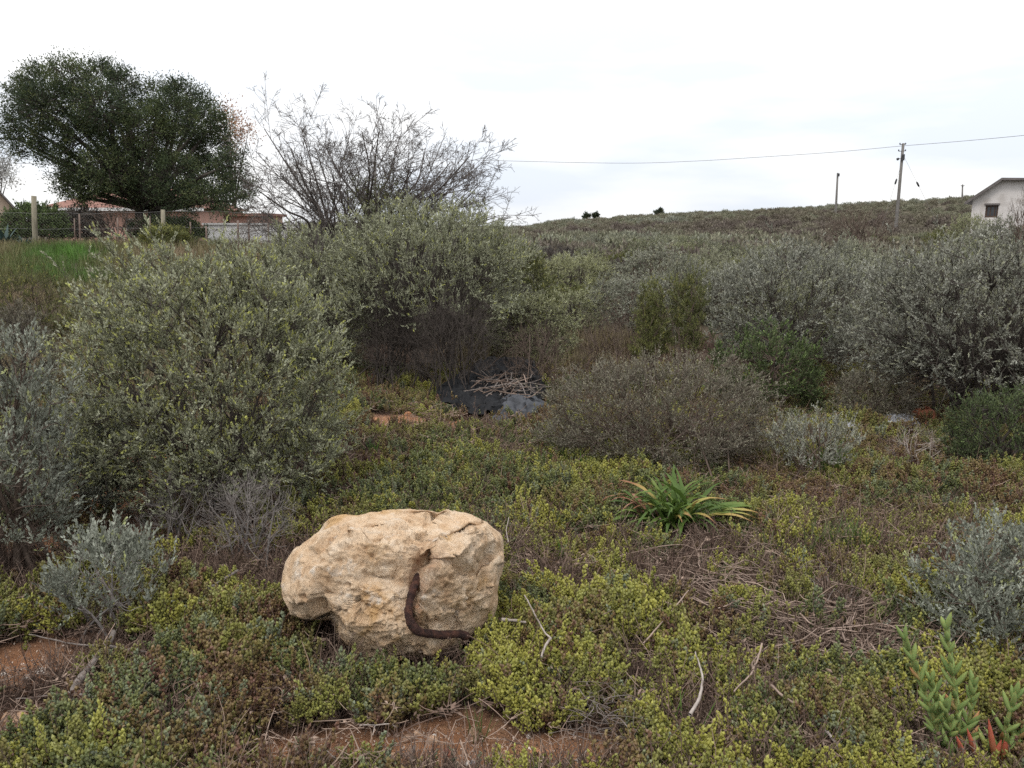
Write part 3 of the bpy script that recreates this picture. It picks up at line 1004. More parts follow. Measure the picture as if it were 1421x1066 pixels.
p2 = np.stack([X, Y], 1)
n = len(X)
pad = 0.07 * np.clip((0.5 * fbm(p2 * 1.7, 3, 3) + 0.5 * fbm(p2 * 6.5, 3, 33)) - 0.42, 0, 0.3) / 0.2 + 0.02 * fbm(p2 * 12, 2, 8)
Z = terrain(X, Y) + pad * rng.uniform(0.45, 1.0, n) - 0.01
hue = 0.46 + 1.4 * (fbm(p2 * 1.1 + 7, 3, 21) - 0.5) + 1.5 * (fbm(p2 * 6, 3, 14) - 0.5) + rng.normal(0, 0.10, n)
# redder towards the back and the open side; greyer just in front of the boulder
hue -= 0.08 * ss(3.6, 5.2, Y) * ss(-0.2, 1.8, X) + 0.10 * ss(4.6, 6, Y) * (X < 0.3)
for px, py, rx, ry, dh in [(1120, 750, 110, 38, .28), (700, 720, 120, 50, .12), (790, 820, 80, 36, .15), (690, 945, 60, 50, .15), (1150, 690, 150, 26, -.12), (1340, 680, 110, 30, -.2), (450, 690, 90, 36, -.25), (560, 640, 90, 34, -.22),
                           (800, 905, 70, 40, -.2), (400, 1000, 110, 30, -.25), (1000, 900, 80, 40, -.12), (1230, 800, 90, 26, -.15), (320, 870, 80, 40, .1), (1080, 1010, 160, 40, .05), (640, 660, 80, 26, .1), (880, 700, 60, 26, -.1)]:
    q, qa, qb = ground(px, py), ground(px + rx, py), ground(px, py + ry)
    hue = hue + dh * np.exp(-((X - q[0]) / (qa[0] - q[0])) ** 2 - ((Y - q[1]) / (q[1] - qb[1])) ** 2)
hue = np.clip(hue, 0.0, 0.84)
gq = ground(500, 950)
gd = ((X - gq[0]) / 0.35) ** 2 + ((Y - gq[1]) / 0.14) ** 2
hue = np.where((gd < 1) & (rng.uniform(size=n) < 0.7), rng.uniform(0.89, 1.0, n), hue)
hue = np.where((fbm(p2 * 2.3 + 40, 3, 65) > 0.60) & (rng.uniform(size=n) < 0.75), rng.uniform(0.89, 0.97, n), hue)
hue = np.where(rng.uniform(size=n) < 0.06, 1.0, hue)
hue = np.where(rng.uniform(size=n) < 0.09, rng.uniform(0.0, 0.15, n), hue)
lq = ground(90, 1010)
hue = np.where((((X - lq[0]) / 0.5) ** 2 + ((Y - lq[1]) / 0.25) ** 2 < 1) & (rng.uniform(size=n) < 0.65), rng.uniform(0.92, 1.0, n), hue)
scatter('ground_cover', pr, np.stack([X, Y, Z], 1), np.stack([rng.normal(0, 0.3, n), rng.normal(0, 0.3, n), rng.uniform(0, 6.28, n)], 1),
        rng.uniform(0.65, 1.25, n) * (0.8 + 0.7 * fbm(p2 * 3, 2, 99)), rng.choice(8, n, p=[.15, .15, .15, .15, .15, .15, .05, .05]), [M['leaf_cover'], M['twig_brown']], 'creeping yellow-green and russet succulent carpet round the boulder', 'ground cover', hue)

# dry wiry stems between the succulents
pr = []
for k in range(5):
    r2 = np.random.default_rng(150 + k)
    m_ = MB()
    n = 16
    s = np.concatenate([r2.normal(0, 0.02, (n, 2)), np.full((n, 1), -0.01)], 1)
    az = r2.uniform(0, 6.28, n)
    ln = r2.uniform(0.05, 0.16, n)
    el = r2.uniform(0.1, 1.2, n)
    e = s + np.stack([np.cos(az) * np.cos(el), np.sin(az) * np.cos(el), np.sin(el)], 1) * ln[:, None]
    V, Fq = tubes(bezier(s, (s + e) / 2 + r2.normal(0, 0.02, (n, 3)), e, 4), np.array([[0.0013, 0.0012, 0.001, 0.0007]]), 3)
    m_.add(V, Fq, 0, np.repeat(r2.uniform(0, 1, n), 12))
    nb = 22
    bi = r2.integers(0, n, nb)
    b0 = s[bi] + (e[bi] - s[bi]) * r2.uniform(0.3, 1, nb)[:, None]
    V, Fq = leaves(b0, r2.normal(size=(nb, 3)), r2.uniform(0.006, 0.014, nb), r2.uniform(0.003, 0.006, nb), r2)
    m_.add(V, Fq, 0, np.repeat(r2.uniform(0.2, 1, nb), 4))
    pr.append(m_)
X, Y = spot(38000, rng, ymax=12.0)
p2 = np.stack([X, Y], 1)
dens = 0.5 * fbm(p2 * 1.7, 3, 3) + 0.5 * fbm(p2 * 6.5, 3, 33)
bare = bareness(X, Y)
keep = (rng.uniform(size=len(X)) < np.clip((0.60 - dens) * 4.5, 0.15, 1 - 0.72 * ss(3.3, 4.4, Y) * (Y < 7.5))) & (bare < 0.22 + 1.3 * (fbm(p2 * 8, 3, 45) - 0.45))
keep &= ((X - rock_c[0]) / 0.33) ** 2 + ((Y - 2.92) / 0.2) ** 2 > 1
q = ground(700, 568)
keep &= ((X - q[0]) / 0.46) ** 2 + ((Y - q[1]) / 0.5) ** 2 > 1
X, Y = X[keep], Y[keep]
n = len(X)
scatter('dry_undergrowth', pr, np.stack([X, Y, terrain(X, Y) + rng.uniform(0, 0.05, n)], 1), np.stack([rng.normal(0, 0.25, n), rng.normal(0, 0.25, n), rng.uniform(0, 6.28, n)], 1),
        rng.uniform(0.7, 1.5, n), rng.integers(0, 5, n), [M['dry_cover']], 'wiry dry brown stems and litter between the succulents', 'undergrowth', np.clip(rng.normal(0.45, 0.28, n), 0, 1))

# fallen leaf flakes and twig bits on top of it all
pr = []
for k in range(4):
    r2 = np.random.default_rng(160 + k)
    m_ = MB()
    nb = 5
    V, Fq = leaves(r2.normal(0, 0.02, (nb, 3)) * [1, 1, 0.3], r2.normal(size=(nb, 3)) * [1, 1, 0.35], r2.uniform(0.012, 0.032, nb), r2.uniform(0.005, 0.012, nb), r2)
    m_.add(V, Fq, 0, np.repeat(r2.uniform(0.4, 1, nb), 4))
    a0 = r2.normal(0, 0.02, (4, 3)) * [1, 1, 0.3]
    d0 = unit(r2.normal(size=(4, 3)) * [1, 1, 0.25]) * r2.uniform(0.05, 0.13, 4)[:, None]
    V, Fq = tubes(bezier(a0, a0 + d0 * 0.5 + r2.normal(0, 0.008, (4, 3)), a0 + d0, 4), np.array([[0.0017, 0.0016, 0.0013, 0.0009]]), 4)
    m_.add(V, Fq, 0, np.repeat(r2.uniform(0.5, 1.0, 4), 16))
    pr.append(m_)
X, Y = spot(2600, rng, 1.4, 7.0)
n = len(X)
scatter('leaf_litter', pr, np.stack([X, Y, terrain(X, Y) + rng.uniform(0.02, 0.11, n)], 1), np.stack([rng.normal(0, 0.2, n), rng.normal(0, 0.2, n), rng.uniform(0, 6.28, n)], 1),
        rng.uniform(0.7, 1.3, n), rng.integers(0, 4, n), [M['dry_cover']], 'fallen leaf flakes and snapped twig bits caught on the creeping plants', 'litter', np.clip(rng.normal(0.75, 0.25, n), 0, 1))

# grass tufts
pr = []
for k in range(4):
    r2 = np.random.default_rng(170 + k)
    m_ = MB()
    n = 22
    s = np.concatenate([r2.normal(0, 0.03, (n, 2)), np.full((n, 1), -0.02)], 1)
    az = r2.uniform(0, 6.28, n)
    ln = r2.uniform(0.12, 0.30, n)
    e = s + np.stack([np.cos(az) * 0.45, np.sin(az) * 0.45, np.ones(n)], 1) * ln[:, None]
    mid = s + (e - s) * 0.5 + np.array([0, 0, 1]) * ln[:, None] * 0.12
    P = bezier(s, mid, e, 4)
    sd_ = np.stack([-np.sin(az), np.cos(az), np.zeros(n)], 1)[:, None, :] * np.array([0.004, 0.0042, 0.003, 0.0005])[None, :, None]
    V = np.stack([P - sd_, P + sd_], 2).reshape(-1, 3)
    q_ = (np.arange(n) * 8)[:, None, None] + (np.arange(3) * 2)[None, :, None] + np.array([0, 1, 3, 2])[None, None, :]
    m_.add(V, q_.reshape(-1, 4), 0, np.repeat(r2.uniform(0, 1, n), 8))
    pr.append(m_)
GP, GH, GS = [], [], []


def grass_patch(px, py, rx, ry, n, h0, h1, s0=0.7, s1=1.2):
    q = ground(px, py)
    x = q[0] + rng.normal(0, rx, n)
    y = q[1] + rng.normal(0, ry, n)
    GP.append(np.stack([x, y, terrain(x, y)], 1))
    GH.append(rng.uniform(h0, h1, n))
    GS.append(rng.uniform(s0, s1, n))


grass_patch(820, 645, 0.16, 0.12, 40, 0.75, 1.0, 0.4, 0.7)
grass_patch(1155, 665, 0.06, 0.05, 8, 0.8, 1.0, 0.7, 1.0)
grass_patch(1150, 770, 0.12, 0.06, 16, 0.5, 0.75, 0.5, 0.8)
grass_patch(575, 560, 0.3, 0.15, 60, 0.6, 0.85, 0.3, 0.55)
grass_patch(850, 490, 0.35, 0.3, 160, 0.0, 0.25, 0.8, 1.5)
grass_patch(720, 500, 0.35, 0.35, 170, 0.0, 0.3, 0.9, 1.6)
grass_patch(790, 520, 0.4, 0.2, 120, 0.0, 0.4, 0.6, 1.2)
grass_patch(690, 470, 0.35, 0.4, 100, 0.0, 0.3, 0.9, 1.7)
n = 150
xs_, ys_ = spot(n, rng, 1.5, 6.5)
GP.append(np.stack([xs_, ys_, terrain(xs_, ys_) + 0.02], 1))
GH.append(rng.choice([0.0, 0.15, 0.6, 0.8, 1.0], n))
GS.append(rng.uniform(0.25, 0.5, n))
for _ in range(1):
    n = 11500
    y = 7.5 + 22 * rng.uniform(0, 1, n) ** 1.3
    x = -rng.uniform(0.20, 1.0, n) * y
    d_ = fbm(np.stack([x, y], 1) * 0.5, 3, 61)
    k_ = rng.uniform(size=n) < np.clip((d_ - 0.3) * 4, 0.15, 1)
    x, y, d_ = x[k_], y[k_], d_[k_]
    GP.append(np.stack([x, y, terrain(x, y)], 1))
    g_ = 0.35 + 0.9 * (fbm(np.stack([x, y], 1) * 0.4, 3, 62) - 0.5) + rng.normal(0, 0.12, len(x))
    bright = ss(15, 19, y) * (1 - ss(25, 27, y))
    g_ = g_ - 0.12 + bright * 0.62 * np.exp(-((x / y + 0.56) / 0.07) ** 2)
    GH.append(np.clip(g_, 0, 1))
    GS.append(rng.uniform(0.7, 1.5, len(x)) * (0.8 + 0.3 * ss(10, 20, y)))
GP, GH, GS = np.concatenate(GP), np.concatenate(GH), np.concatenate(GS)
n = len(GP)
scatter('grass', pr, GP, np.stack([rng.normal(0, 0.12, n), rng.normal(0, 0.12, n), rng.uniform(0, 6.28, n)], 1), GS, rng.integers(0, 4, n), [M['grass']],
        'green and dry grass tufts of the field and between the shrubs', 'grass', GH)

# loose gravel and leaf crumbs on the bare soil
pr = []
for k in range(3):
    r2 = np.random.default_rng(190 + k)
    m_ = MB()
    u = np.array([[1, 0, 0], [-1, 0, 0], [0, 1, 0], [0, -1, 0], [0, 0, 1], [0, 0, -1]], float) * r2.uniform(0.5, 1.0, (6, 1)) + r2.normal(0, 0.15, (6, 3))
    f = [[4, 0, 2], [4, 2, 1], [4, 1, 3], [4, 3, 0], [5, 2, 0], [5, 1, 2], [5, 3, 1], [5, 0, 3]]
    m_.add(u * np.array([1, 0.8, 0.55]), f, 0, r2.uniform(0, 1, 6))
    pr.append(m_)
M['gravel'] = leaf_mat('gravel', [(0, (0.7, 0.7, 0.7)), (1, (1.2, 1.2, 1.2))], (0.5, 0.4, 0.3), trans=0.0, rough=0.9, inst=[(0, (0.16, 0.08, 0.05)), (0.5, (0.32, 0.18, 0.11)), (0.85, (0.42, 0.30, 0.22)), (1, (0.6, 0.52, 0.45))])
xs, ys = [], []
for cx, cy, rx, ry in BARE:
    k_ = int(900 * rx * ry / 0.05)
    xs.append(cx + rng.normal(0, rx * 0.7, min(k_, 2500)))
    ys.append(cy + rng.normal(0, ry * 0.7, min(k_, 2500)))
xs, ys = np.concatenate(xs), np.concatenate(ys)
n = len(xs)
scatter('gravel', pr, np.stack([xs, ys, terrain(xs, ys) + 0.002], 1), rng.uniform(0, 6.28, (n, 3)), 0.0025 + 0.006 * rng.uniform(0, 1, n) ** 4, rng.integers(0, 3, n), [M['gravel']],
        'fine gravel and crumbs scattered over the bare red soil', 'gravel', rng.uniform(0, 1, n))

# ------------------------------------------------------------------ the boulder
OUT = [(397, 817), (398, 802), (407, 769), (436, 747), (449, 729), (461, 713), (479, 707), (498, 715), (537, 712), (578, 708), (613, 715), (625, 710), (635, 719), (654, 718), (674, 728), (684, 746), (697, 753),
       (699, 776), (694, 807), (688, 832), (688, 852), (677, 870), (654, 880), (628, 900), (603, 916), (585, 913), (552, 905), (517, 913), (502, 895), (474, 875), (469, 852), (462, 845), (449, 843), (441, 853), (421, 852), (408, 837)]
RC = (550, 806)
RY = 2.92
rc = at(RC[0], RC[1], RY)
rdep = depth_of(rc)
PPM = FPX / rdep                                  # pixels per metre at the boulder
rfw = unit((rc - CAM)[None])[0]
rrt = unit(np.cross(rfw, [0, 0, 1])[None])[0]
rup = np.cross(rrt, rfw)
ang = np.array([math.atan2(-(y - RC[1]), x - RC[0]) for x, y in OUT])
rdi = np.array([math.hypot(x - RC[0], y - RC[1]) for x, y in OUT]) / PPM
o_ = np.argsort(ang)
ang, rdi = ang[o_], rdi[o_]
_a = np.linspace(-math.pi, math.pi, 720, endpoint=False)
_r = np.interp(_a, np.concatenate([ang - 2 * math.pi, ang, ang + 2 * math.pi]), np.concatenate([rdi] * 3))
_k = np.exp(-(np.arange(-12, 13) / 4.5) ** 2)
_r = np.convolve(np.concatenate([_r[-12:], _r, _r[:12]]), _k / _k.sum(), 'valid')
ang, rdi = _a, _r
ang = np.concatenate([ang - 2 * math.pi, ang, ang + 2 * math.pi])
rdi = np.concatenate([rdi] * 3)
import bmesh
bm = bmesh.new()
bmesh.ops.create_icosphere(bm, subdivisions=6, radius=1.0)
es_ = [e for e in bm.edges if (e.verts[0].co.y + e.verts[1].co.y) * 0.5 < 0.25]
bmesh.ops.subdivide_edges(bm, edges=es_, cuts=1, use_grid_fill=True)
bmesh.ops.triangulate(bm, faces=bm.faces[:])
dirs = np.array([v.co[:] for v in bm.verts])
Fq = np.array([[v.index for v in f.verts] for f in bm.faces])
bm.free()
dirs = unit(dirs + np.array([0, -0.55, 0]))               # finer towards the broken front
rho = np.hypot(dirs[:, 0], dirs[:, 2])
U = np.arctan2(dirs[:, 2], dirs[:, 0])
Vv = np.arcsin(np.clip(dirs[:, 1], -1, 1))
sc_ = (rho ** 2.7 + np.abs(dirs[:, 1]) ** 2.7) ** (-1 / 2.7)
prof = np.clip(rho * sc_, 0, 1)
rr = np.interp(U, ang, rdi)
lx, lz = np.cos(U) * rr * prof, np.sin(U) * rr * prof
ly = 0.27 * dirs[:, 1] * sc_


def pxl(x, y):
    return np.array([(x - RC[0]) / PPM, -(y - RC[1]) / PPM])


# the broad front is worked in the front view: height field h(x,z) towards the viewer
front = Vv < 0.35
D = np.zeros(len(lx))


def seg_dist(x, z, poly):
    best = np.full(len(x), 9.0)
    sgn = np.zeros(len(x))
    for (a, b) in zip(poly[:-1], poly[1:]):
        a, b = pxl(*a), pxl(*b)
        d = b - a
        t = np.clip(((x - a[0]) * d[0] + (z - a[1]) * d[1]) / (d @ d), 0, 1)
        ex, ez = x - a[0] - t * d[0], z - a[1] - t * d[1]
        dd = np.hypot(ex, ez)
        s = np.sign(d[0] * (z - a[1]) - d[1] * (x - a[0]))
        m = dd < best
        best = np.where(m, dd, best)
        sgn = np.where(m, s, sgn)
    return best, sgn


# upper face leans back above the ledge line that crosses the stone
LEDGE = [(440, 742), (478, 732), (530, 733), (570, 745), (600, 757), (625, 752), (650, 738), (672, 732)]
lz_line = np.interp(lx, [pxl(*p)[0] for p in LEDGE], [pxl(*p)[1] for p in LEDGE])
over = np.clip(lz - lz_line, 0, None)
D -= over * 1.9
dd, sg = seg_dist(lx, lz, LEDGE[1:])
d_ledge = dd.copy()
D -= 0.035 * np.exp(-(dd / 0.008) ** 2)                                       # the crack under the cap
D += 0.03 * np.exp(-((dd - 0.025) / 0.022) ** 2) * (lz < lz_line)
# deep cleft with the bar
dd, sg = seg_dist(lx, lz, [(655, 735), (618, 757), (596, 778), (583, 796), (576, 812), (570, 830)])
D -= 0.075 * np.exp(-(dd / 0.014) ** 2) * np.where(lz > pxl(0, 815)[1], 1, 0.4)
D += 0.05 * np.exp(-((dd - 0.05) / 0.045) ** 2) * (sg > 0) * (lz < pxl(0, 755)[1])
# right block stands proud, with a step in the middle
bx, bz = pxl(640, 785)
D += 0.07 * np.exp(-((lx - bx) / 0.14) ** 4 - ((lz - bz) / 0.085) ** 4)
dd, sg = seg_dist(lx, lz, [(586, 790), (612, 788), (628, 796), (648, 803), (668, 790), (690, 772)])
D -= 0.05 * np.exp(-(dd / 0.014) ** 2)
d_step = dd.copy()
D += 0.02 * np.exp(-((dd - 0.03) / 0.02) ** 2) * (sg > 0)
dd, sg = seg_dist(lx, lz, [(580, 832), (610, 838), (640, 846), (668, 836), (690, 806)])
D += 0.035 * np.exp(-(dd / 0.022) ** 2)
D -= 0.03 * np.exp(-((dd - 0.06) / 0.04) ** 2) * (sg < 0)
# hollow beside the nose and nose
for px, py, rx, rz, h in [(530, 803, 16, 9, -0.05), (512, 790, 10, 5, -0.03), (547, 772, 20, 14, 0.045), (503, 775, 26, 16, 0.03), (575, 757, 13, 10, 0.03), (450, 775, 30, 26, 0.035), (430, 815, 26, 20, 0.03),
                         (500, 830, 34, 26, 0.02), (455, 843, 20, 10, -0.12), (520, 850, 36, 22, 0.035), (560, 870, 28, 24, 0.025), (445, 800, 14, 30, -0.025), (410, 800, 14, 26, -0.05), (600, 818, 16, 12, 0.02),
                         (470, 760, 18, 8, -0.02), (488, 755, 12, 8, -0.022), (620, 860, 40, 8, -0.02), (605, 900, 22, 12, -0.03), (555, 897, 26, 5, -0.03), (540, 790, 9, 6, -0.025)]:
    cx_, cz_ = pxl(px, py)
    D += h * np.exp(-((lx - cx_) / (rx / PPM)) ** 2 - ((lz - cz_) / (rz / PPM)) ** 2)
D *= (1 - ss(-0.25, 0.35, Vv)) * np.clip((1 - prof ** 6) * 1.6 + 0.12, 0, 1)
p3 = np.stack([lx, ly, lz], 1)


def chips(p, n, tilt, seed, warp):
    """broken facets: every cell of the surface is a small tilted plane"""
    rs = np.random.default_rng(seed)
    sites = rs.uniform(-0.5, 0.5, (n, 3)) * np.array([1.0, 0.7, 0.7])
    tl = rs.normal(0, tilt, (n, 3))
    q = p + warp * (np.stack([fbm(p * 12 + k * 7, 3, seed + k) for k in range(3)], 1) - 0.5)
    kd = kdtree.KDTree(n)
    for i, c in enumerate(sites):
        kd.insert(c, i)
    kd.balance()
    ci = np.array([kd.find(v)[1] for v in q])
    return ((q - sites[ci]) * tl[ci]).sum(1)


def ridged(p, o, seed):
    return 1 - np.abs(2 * fbm(p, o, seed) - 1) * 2


keep_ = 1 - 0.65 * ss(0.86, 0.99, prof)                    # the outline keeps its measured shape


def planes(p, n, amount, seed, warp):
    """flatten each cell of the surface onto its own best-fitting plane: broken faces with edges"""
    rs = np.random.default_rng(seed)
    sites = p[rs.choice(len(p), n, replace=False)]
    q = p + warp * (np.stack([fbm(p * 9 + k * 7, 4, seed + k) for k in range(3)], 1) - 0.5)
    kd = kdtree.KDTree(n)
    for i, c in enumerate(sites):
        kd.insert(c, i)
    kd.balance()
    ci = np.array([kd.find(v)[1] for v in q])
    o = p.copy()
    for i in range(n):
        m = ci == i
        if m.sum() < 8:
            continue
        c = p[m].mean(0)
        nn = np.linalg.svd(p[m] - c, full_matrices=False)[2][2] if m.sum() < 4000 else np.linalg.eigh(np.cov((p[m] - c).T))[1][:, 0]
        o[m] = p[m] - nn * ((p[m] - c) @ nn * keep_[m])[:, None] * amount
    return o


p3 = p3 + np.array([0, -1, 0]) * D[:, None]
p3 = planes(p3, 60, 0.92, 7, 0.12)
p3 = planes(p3, 260, 0.6, 8, 0.06)
rough = 0.5 + 0.9 * ss(0.4, 0.62, fbm(p3 * 5, 2, 91))
cap = ss(0.0, 0.05, lz - lz_line) * (1 - ss(-0.6, 0.0, Vv))                # the cap is worn smoother than the broken front
rough = rough * (1 - 0.6 * cap)
pit = np.clip(fbm(p3 * 36, 3, 57) - 0.60, 0, 1)
rel = 0.02 * (fbm(p3 * 6, 3, 51) - 0.5)
rel += rough * (chips(p3, 260, 0.26, 4, 0.05) * 0.5 + 0.006 * (ridged(p3 * np.array([15, 15, 22]), 4, 52) - 0.4) + 0.006 * (ridged(p3 * 40, 3, 53) - 0.4) + 0.009 * (fbm(p3 * 85, 3, 54) - 0.5) - 0.07 * pit)
nrm = unit(np.stack([lx / 0.4 ** 2, ly / 0.3 ** 2, lz / 0.3 ** 2], 1))
edge = np.clip((1 - prof) * 4, 0.35, 1)[:, None]
p3 = p3 + nrm * rel[:, None] * edge
fr_ = 1 - ss(-0.25, 0.2, Vv)
wv = 0.007 + 0.014 * fbm(np.stack([lx, lz], 1) * 14, 2, 93)
cut = 0.045 * np.exp(-(d_ledge / wv) ** 2) + 0.022 * np.exp(-(d_step / wv) ** 2) + 0.02 * ss(0.0, 0.015, lz - lz_line) * (1 - ss(0.03, 0.09, lz - lz_line))
p3 = p3 + np.array([0, 1, -0.25]) * (cut * fr_)[:, None]
Wp = rc + p3[:, :1] * rrt + p3[:, 1:2] * rfw + p3[:, 2:3] * rup
m_ = MB()
st_ = np.minimum(seg_dist(lx, lz, [(590, 780), (583, 796), (576, 812)])[0] / 0.05, seg_dist(lx, lz, [(576, 812), (568, 840), (572, 866)])[0] / 0.028)
m_.add(Wp, Fq, tip=np.exp(-st_ ** 2) * fr_, smooth=True)


def rock_material():
    m, nd, lk = mat_new('sandstone')
    tcn = nd.new('ShaderNodeTexCoord')

    def noise(sc, det=6, ro=0.6, off=0.0, dist=0.0):
        mp_ = nd.new('ShaderNodeMapping')
        mp_.inputs['Location'].default_value = (off, off * 2, off * 3)
        lk.new(tcn.outputs['Object'], mp_.inputs[0])
        n = nd.new('ShaderNodeTexNoise')
        n.inputs['Scale'].default_value = sc
        n.inputs['Detail'].default_value = det
        n.inputs['Roughness'].default_value = ro
        n.inputs['Distortion'].default_value = dist
        lk.new(mp_.outputs[0], n.inputs['Vector'])
        return n.outputs[0]
    r1 = ramp(nd, [(0.28, (0.37, 0.22, 0.125)), (0.42, (0.60, 0.41, 0.25)), (0.56, (0.69, 0.515, 0.35)), (0.72, (0.77, 0.63, 0.48))])
    lk.new(noise(11, 9, 0.68), r1.inputs[0])
    c = r1.outputs[0]
    f = ramp(nd, [(0.57, (0, 0, 0)), (0.68, (0.7, 0.7, 0.7))])
    lk.new(noise(5.5, 5, 0.55, 3.0, 0.6), f.inputs[0])
    c = mixc(nd, lk, f.outputs[0], c, (0.50, 0.30, 0.12))                    # ochre stains
    f = ramp(nd, [(0.60, (0, 0, 0)), (0.70, (0.8, 0.8, 0.8))])
    lk.new(noise(9, 6, 0.6, 8.0), f.inputs[0])
    c = mixc(nd, lk, f.outputs[0], c, (0.70, 0.63, 0.54))                      # pale lime patches
    f = ramp(nd, [(0.62, (0, 0, 0)), (0.72, (0.7, 0.7, 0.7))])
    lk.new(noise(6.5, 6, 0.65, 13.0), f.inputs[0])
    c = mixc(nd, lk, f.outputs[0], c, (0.235, 0.19, 0.15))                     # grey lichen
    f = ramp(nd, [(0.66, (0, 0, 0)), (0.74, (0.75, 0.75, 0.75))])
    lk.new(noise(60, 4, 0.6, 5.0), f.inputs[0])
    c = mixc(nd, lk, f.outputs[0], c, (0.16, 0.10, 0.06))                      # dark specks
    f = ramp(nd, [(0.35, (0.86, 0.85, 0.84)), (0.5, (1, 1, 1)), (0.65, (1.10, 1.09, 1.08))])
    lk.new(noise(140, 5, 0.7, 2.0), f.inputs[0])
    c = mixc(nd, lk, 1.0, c, f.outputs[0], 'MULTIPLY')                         # sandy grain
    st = nd.new('ShaderNodeMath')
    st.operation = 'MULTIPLY'
    lk.new(attr(nd, 'tip'), st.inputs[0])
    f = ramp(nd, [(0.35, (0.1, 0.1, 0.1)), (0.6, (0.9, 0.9, 0.9))])
    lk.new(noise(25, 6, 0.7, 4.0), f.inputs[0])
    lk.new(f.outputs[0], st.inputs[1])
    c = mixc(nd, lk, st.outputs[0], c, (0.24, 0.105, 0.05))                    # rust washed from the bar
    p = nd.new('ShaderNodeBsdfPrincipled')
    p.inputs['Roughness'].default_value = 0.92
    p.inputs['Specular IOR Level'].default_value = 0.2
    lk.new(c, p.inputs['Base Color'])
    b = nd.new('ShaderNodeBump')
    b.inputs['Strength'].default_value = 1.0
    b.inputs['Distance'].default_value = 0.015
    lk.new(noise(75, 10, 0.8), b.inputs['Height'])
    lk.new(b.outputs[0], p.inputs['Normal'])
    o = nd.new('ShaderNodeOutputMaterial')
    lk.new(p.outputs[0], o.inputs[0])
    return m


boulder = m_.build('boulder', rock_material())
tag(boulder, 'big tan sandstone boulder with a bent rusty bar set in its cleft', 'rock')
bvh = BVHTree.FromPolygons([Vector(v) for v in Wp], [tuple(f) for f in Fq])


def on_rock(px, py, lift):
    d = unit(ray(px, py)[None])[0]
    hit = bvh.ray_cast(Vector(CAM), Vector(d))
    return np.array(hit[0]) - d * lift if hit[0] is not None else None


BAR = [(583, 790, -0.06), (579, 803, 0.0), (574, 816, 0.03), (569, 832, 0.035), (567, 848, 0.035), (570, 864, 0.035), (581, 876, 0.035), (600, 880, 0.035), (618, 881, 0.035), (636, 880, 0.04), (650, 884, 0.045)]
pts = [on_rock(x, y, l) for x, y, l in BAR]
for i in range(len(pts)):
    if pts[i] is None:
        pts[i] = at(BAR[i][0], BAR[i][1], pts[i - 1][1])
pts = np.array(pts)
dep = np.array([np.linalg.norm(p - CAM) for p in pts])
lim = dep.copy()                                    # clear of the stone: nearest surface over the neighbouring stretch
for i in range(2, len(dep)):
    px, py = BAR[i][:2]
    near = [on_rock(px + dx, py + dy, 0.0) for dx in (-8, 0, 8) for dy in (-8, 0, 8)]
    near = [np.linalg.norm(n_ - CAM) for n_ in near if n_ is not None]
    if near:
        lim[i] = min(near) - 0.008
dep = np.minimum(dep, lim)
for _ in range(2):
    dep[2:-1] = np.minimum(lim[2:-1], (dep[1:-2] + 2 * dep[2:-1] + dep[3:]) / 4)
sm = CAM + unit(pts - CAM) * dep[:, None]
P = curve_through(sm, 46)
rr_ = 0.0150 + 0.0034 * (fbm(P * 60, 3, 5) - 0.5) * 2
rr_[-4:] *= np.array([1.05, 1.1, 1.05, 0.6])
V, Fq2 = tubes(P[None], rr_[None], 14)
V = V + (np.stack([fbm(V * 110 + 5 * k, 3, 6 + k) for k in range(3)], 1) - 0.5) * 0.007
m_ = MB()
m_.add(V, Fq2, smooth=True)
m_.F.append(np.array([list(range(45 * 14, 46 * 14))]))
m_.M.append(np.zeros(1))
m_.S.append(np.zeros(1, bool))
M['bark_grey'] = surf_mat('bark_grey', [(0.3, (0.065, 0.053, 0.046)), (0.7, (0.135, 0.113, 0.10))], 20, 0.9)
M['rust'] = surf_mat('rust', [(0.3, (0.022, 0.012, 0.010)), (0.5, (0.055, 0.025, 0.019)), (0.7, (0.13, 0.055, 0.034))], 40, 0.9, bump=1.0, bscale=160)
m_.build('iron_bar', M['rust'], boulder, label='bent rusty iron bar sticking out of the cleft')

# ------------------------------------------------------------------ strap-leaved plant
M['strap'] = None


def strap_material():
    m, nd, lk = mat_new('strap_leaf')
    r = ramp(nd, [(0.0, (0.045, 0.08, 0.016)), (0.4, (0.09, 0.145, 0.028)), (0.7, (0.175, 0.215, 0.055)), (0.85, (0.31, 0.285, 0.075)), (1.0, (0.37, 0.26, 0.085))])
    lk.new(attr(nd, 'tone'), r.inputs[0])
    c = mixc(nd, lk, attr(nd, 'tip'), r.outputs[0], (0.30, 0.14, 0.075))
    p = nd.new('ShaderNodeBsdfPrincipled')
    p.inputs['Roughness'].default_value = 0.55
    p.inputs['Specular IOR Level'].default_value = 0.25
    lk.new(c, p.inputs['Base Color'])
    t = nd.new('ShaderNodeBsdfTranslucent')
    lk.new(c, t.inputs['Color'])
    ms = nd.new('ShaderNodeMixShader')
    ms.inputs[0].default_value = 0.25
    lk.new(p.outputs[0], ms.inputs[1])
    lk.new(t.outputs[0], ms.inputs[2])
    o = nd.new('ShaderNodeOutputMaterial')
    lk.new(ms.outputs[0], o.inputs[0])
    return m


M['strap'] = strap_material()


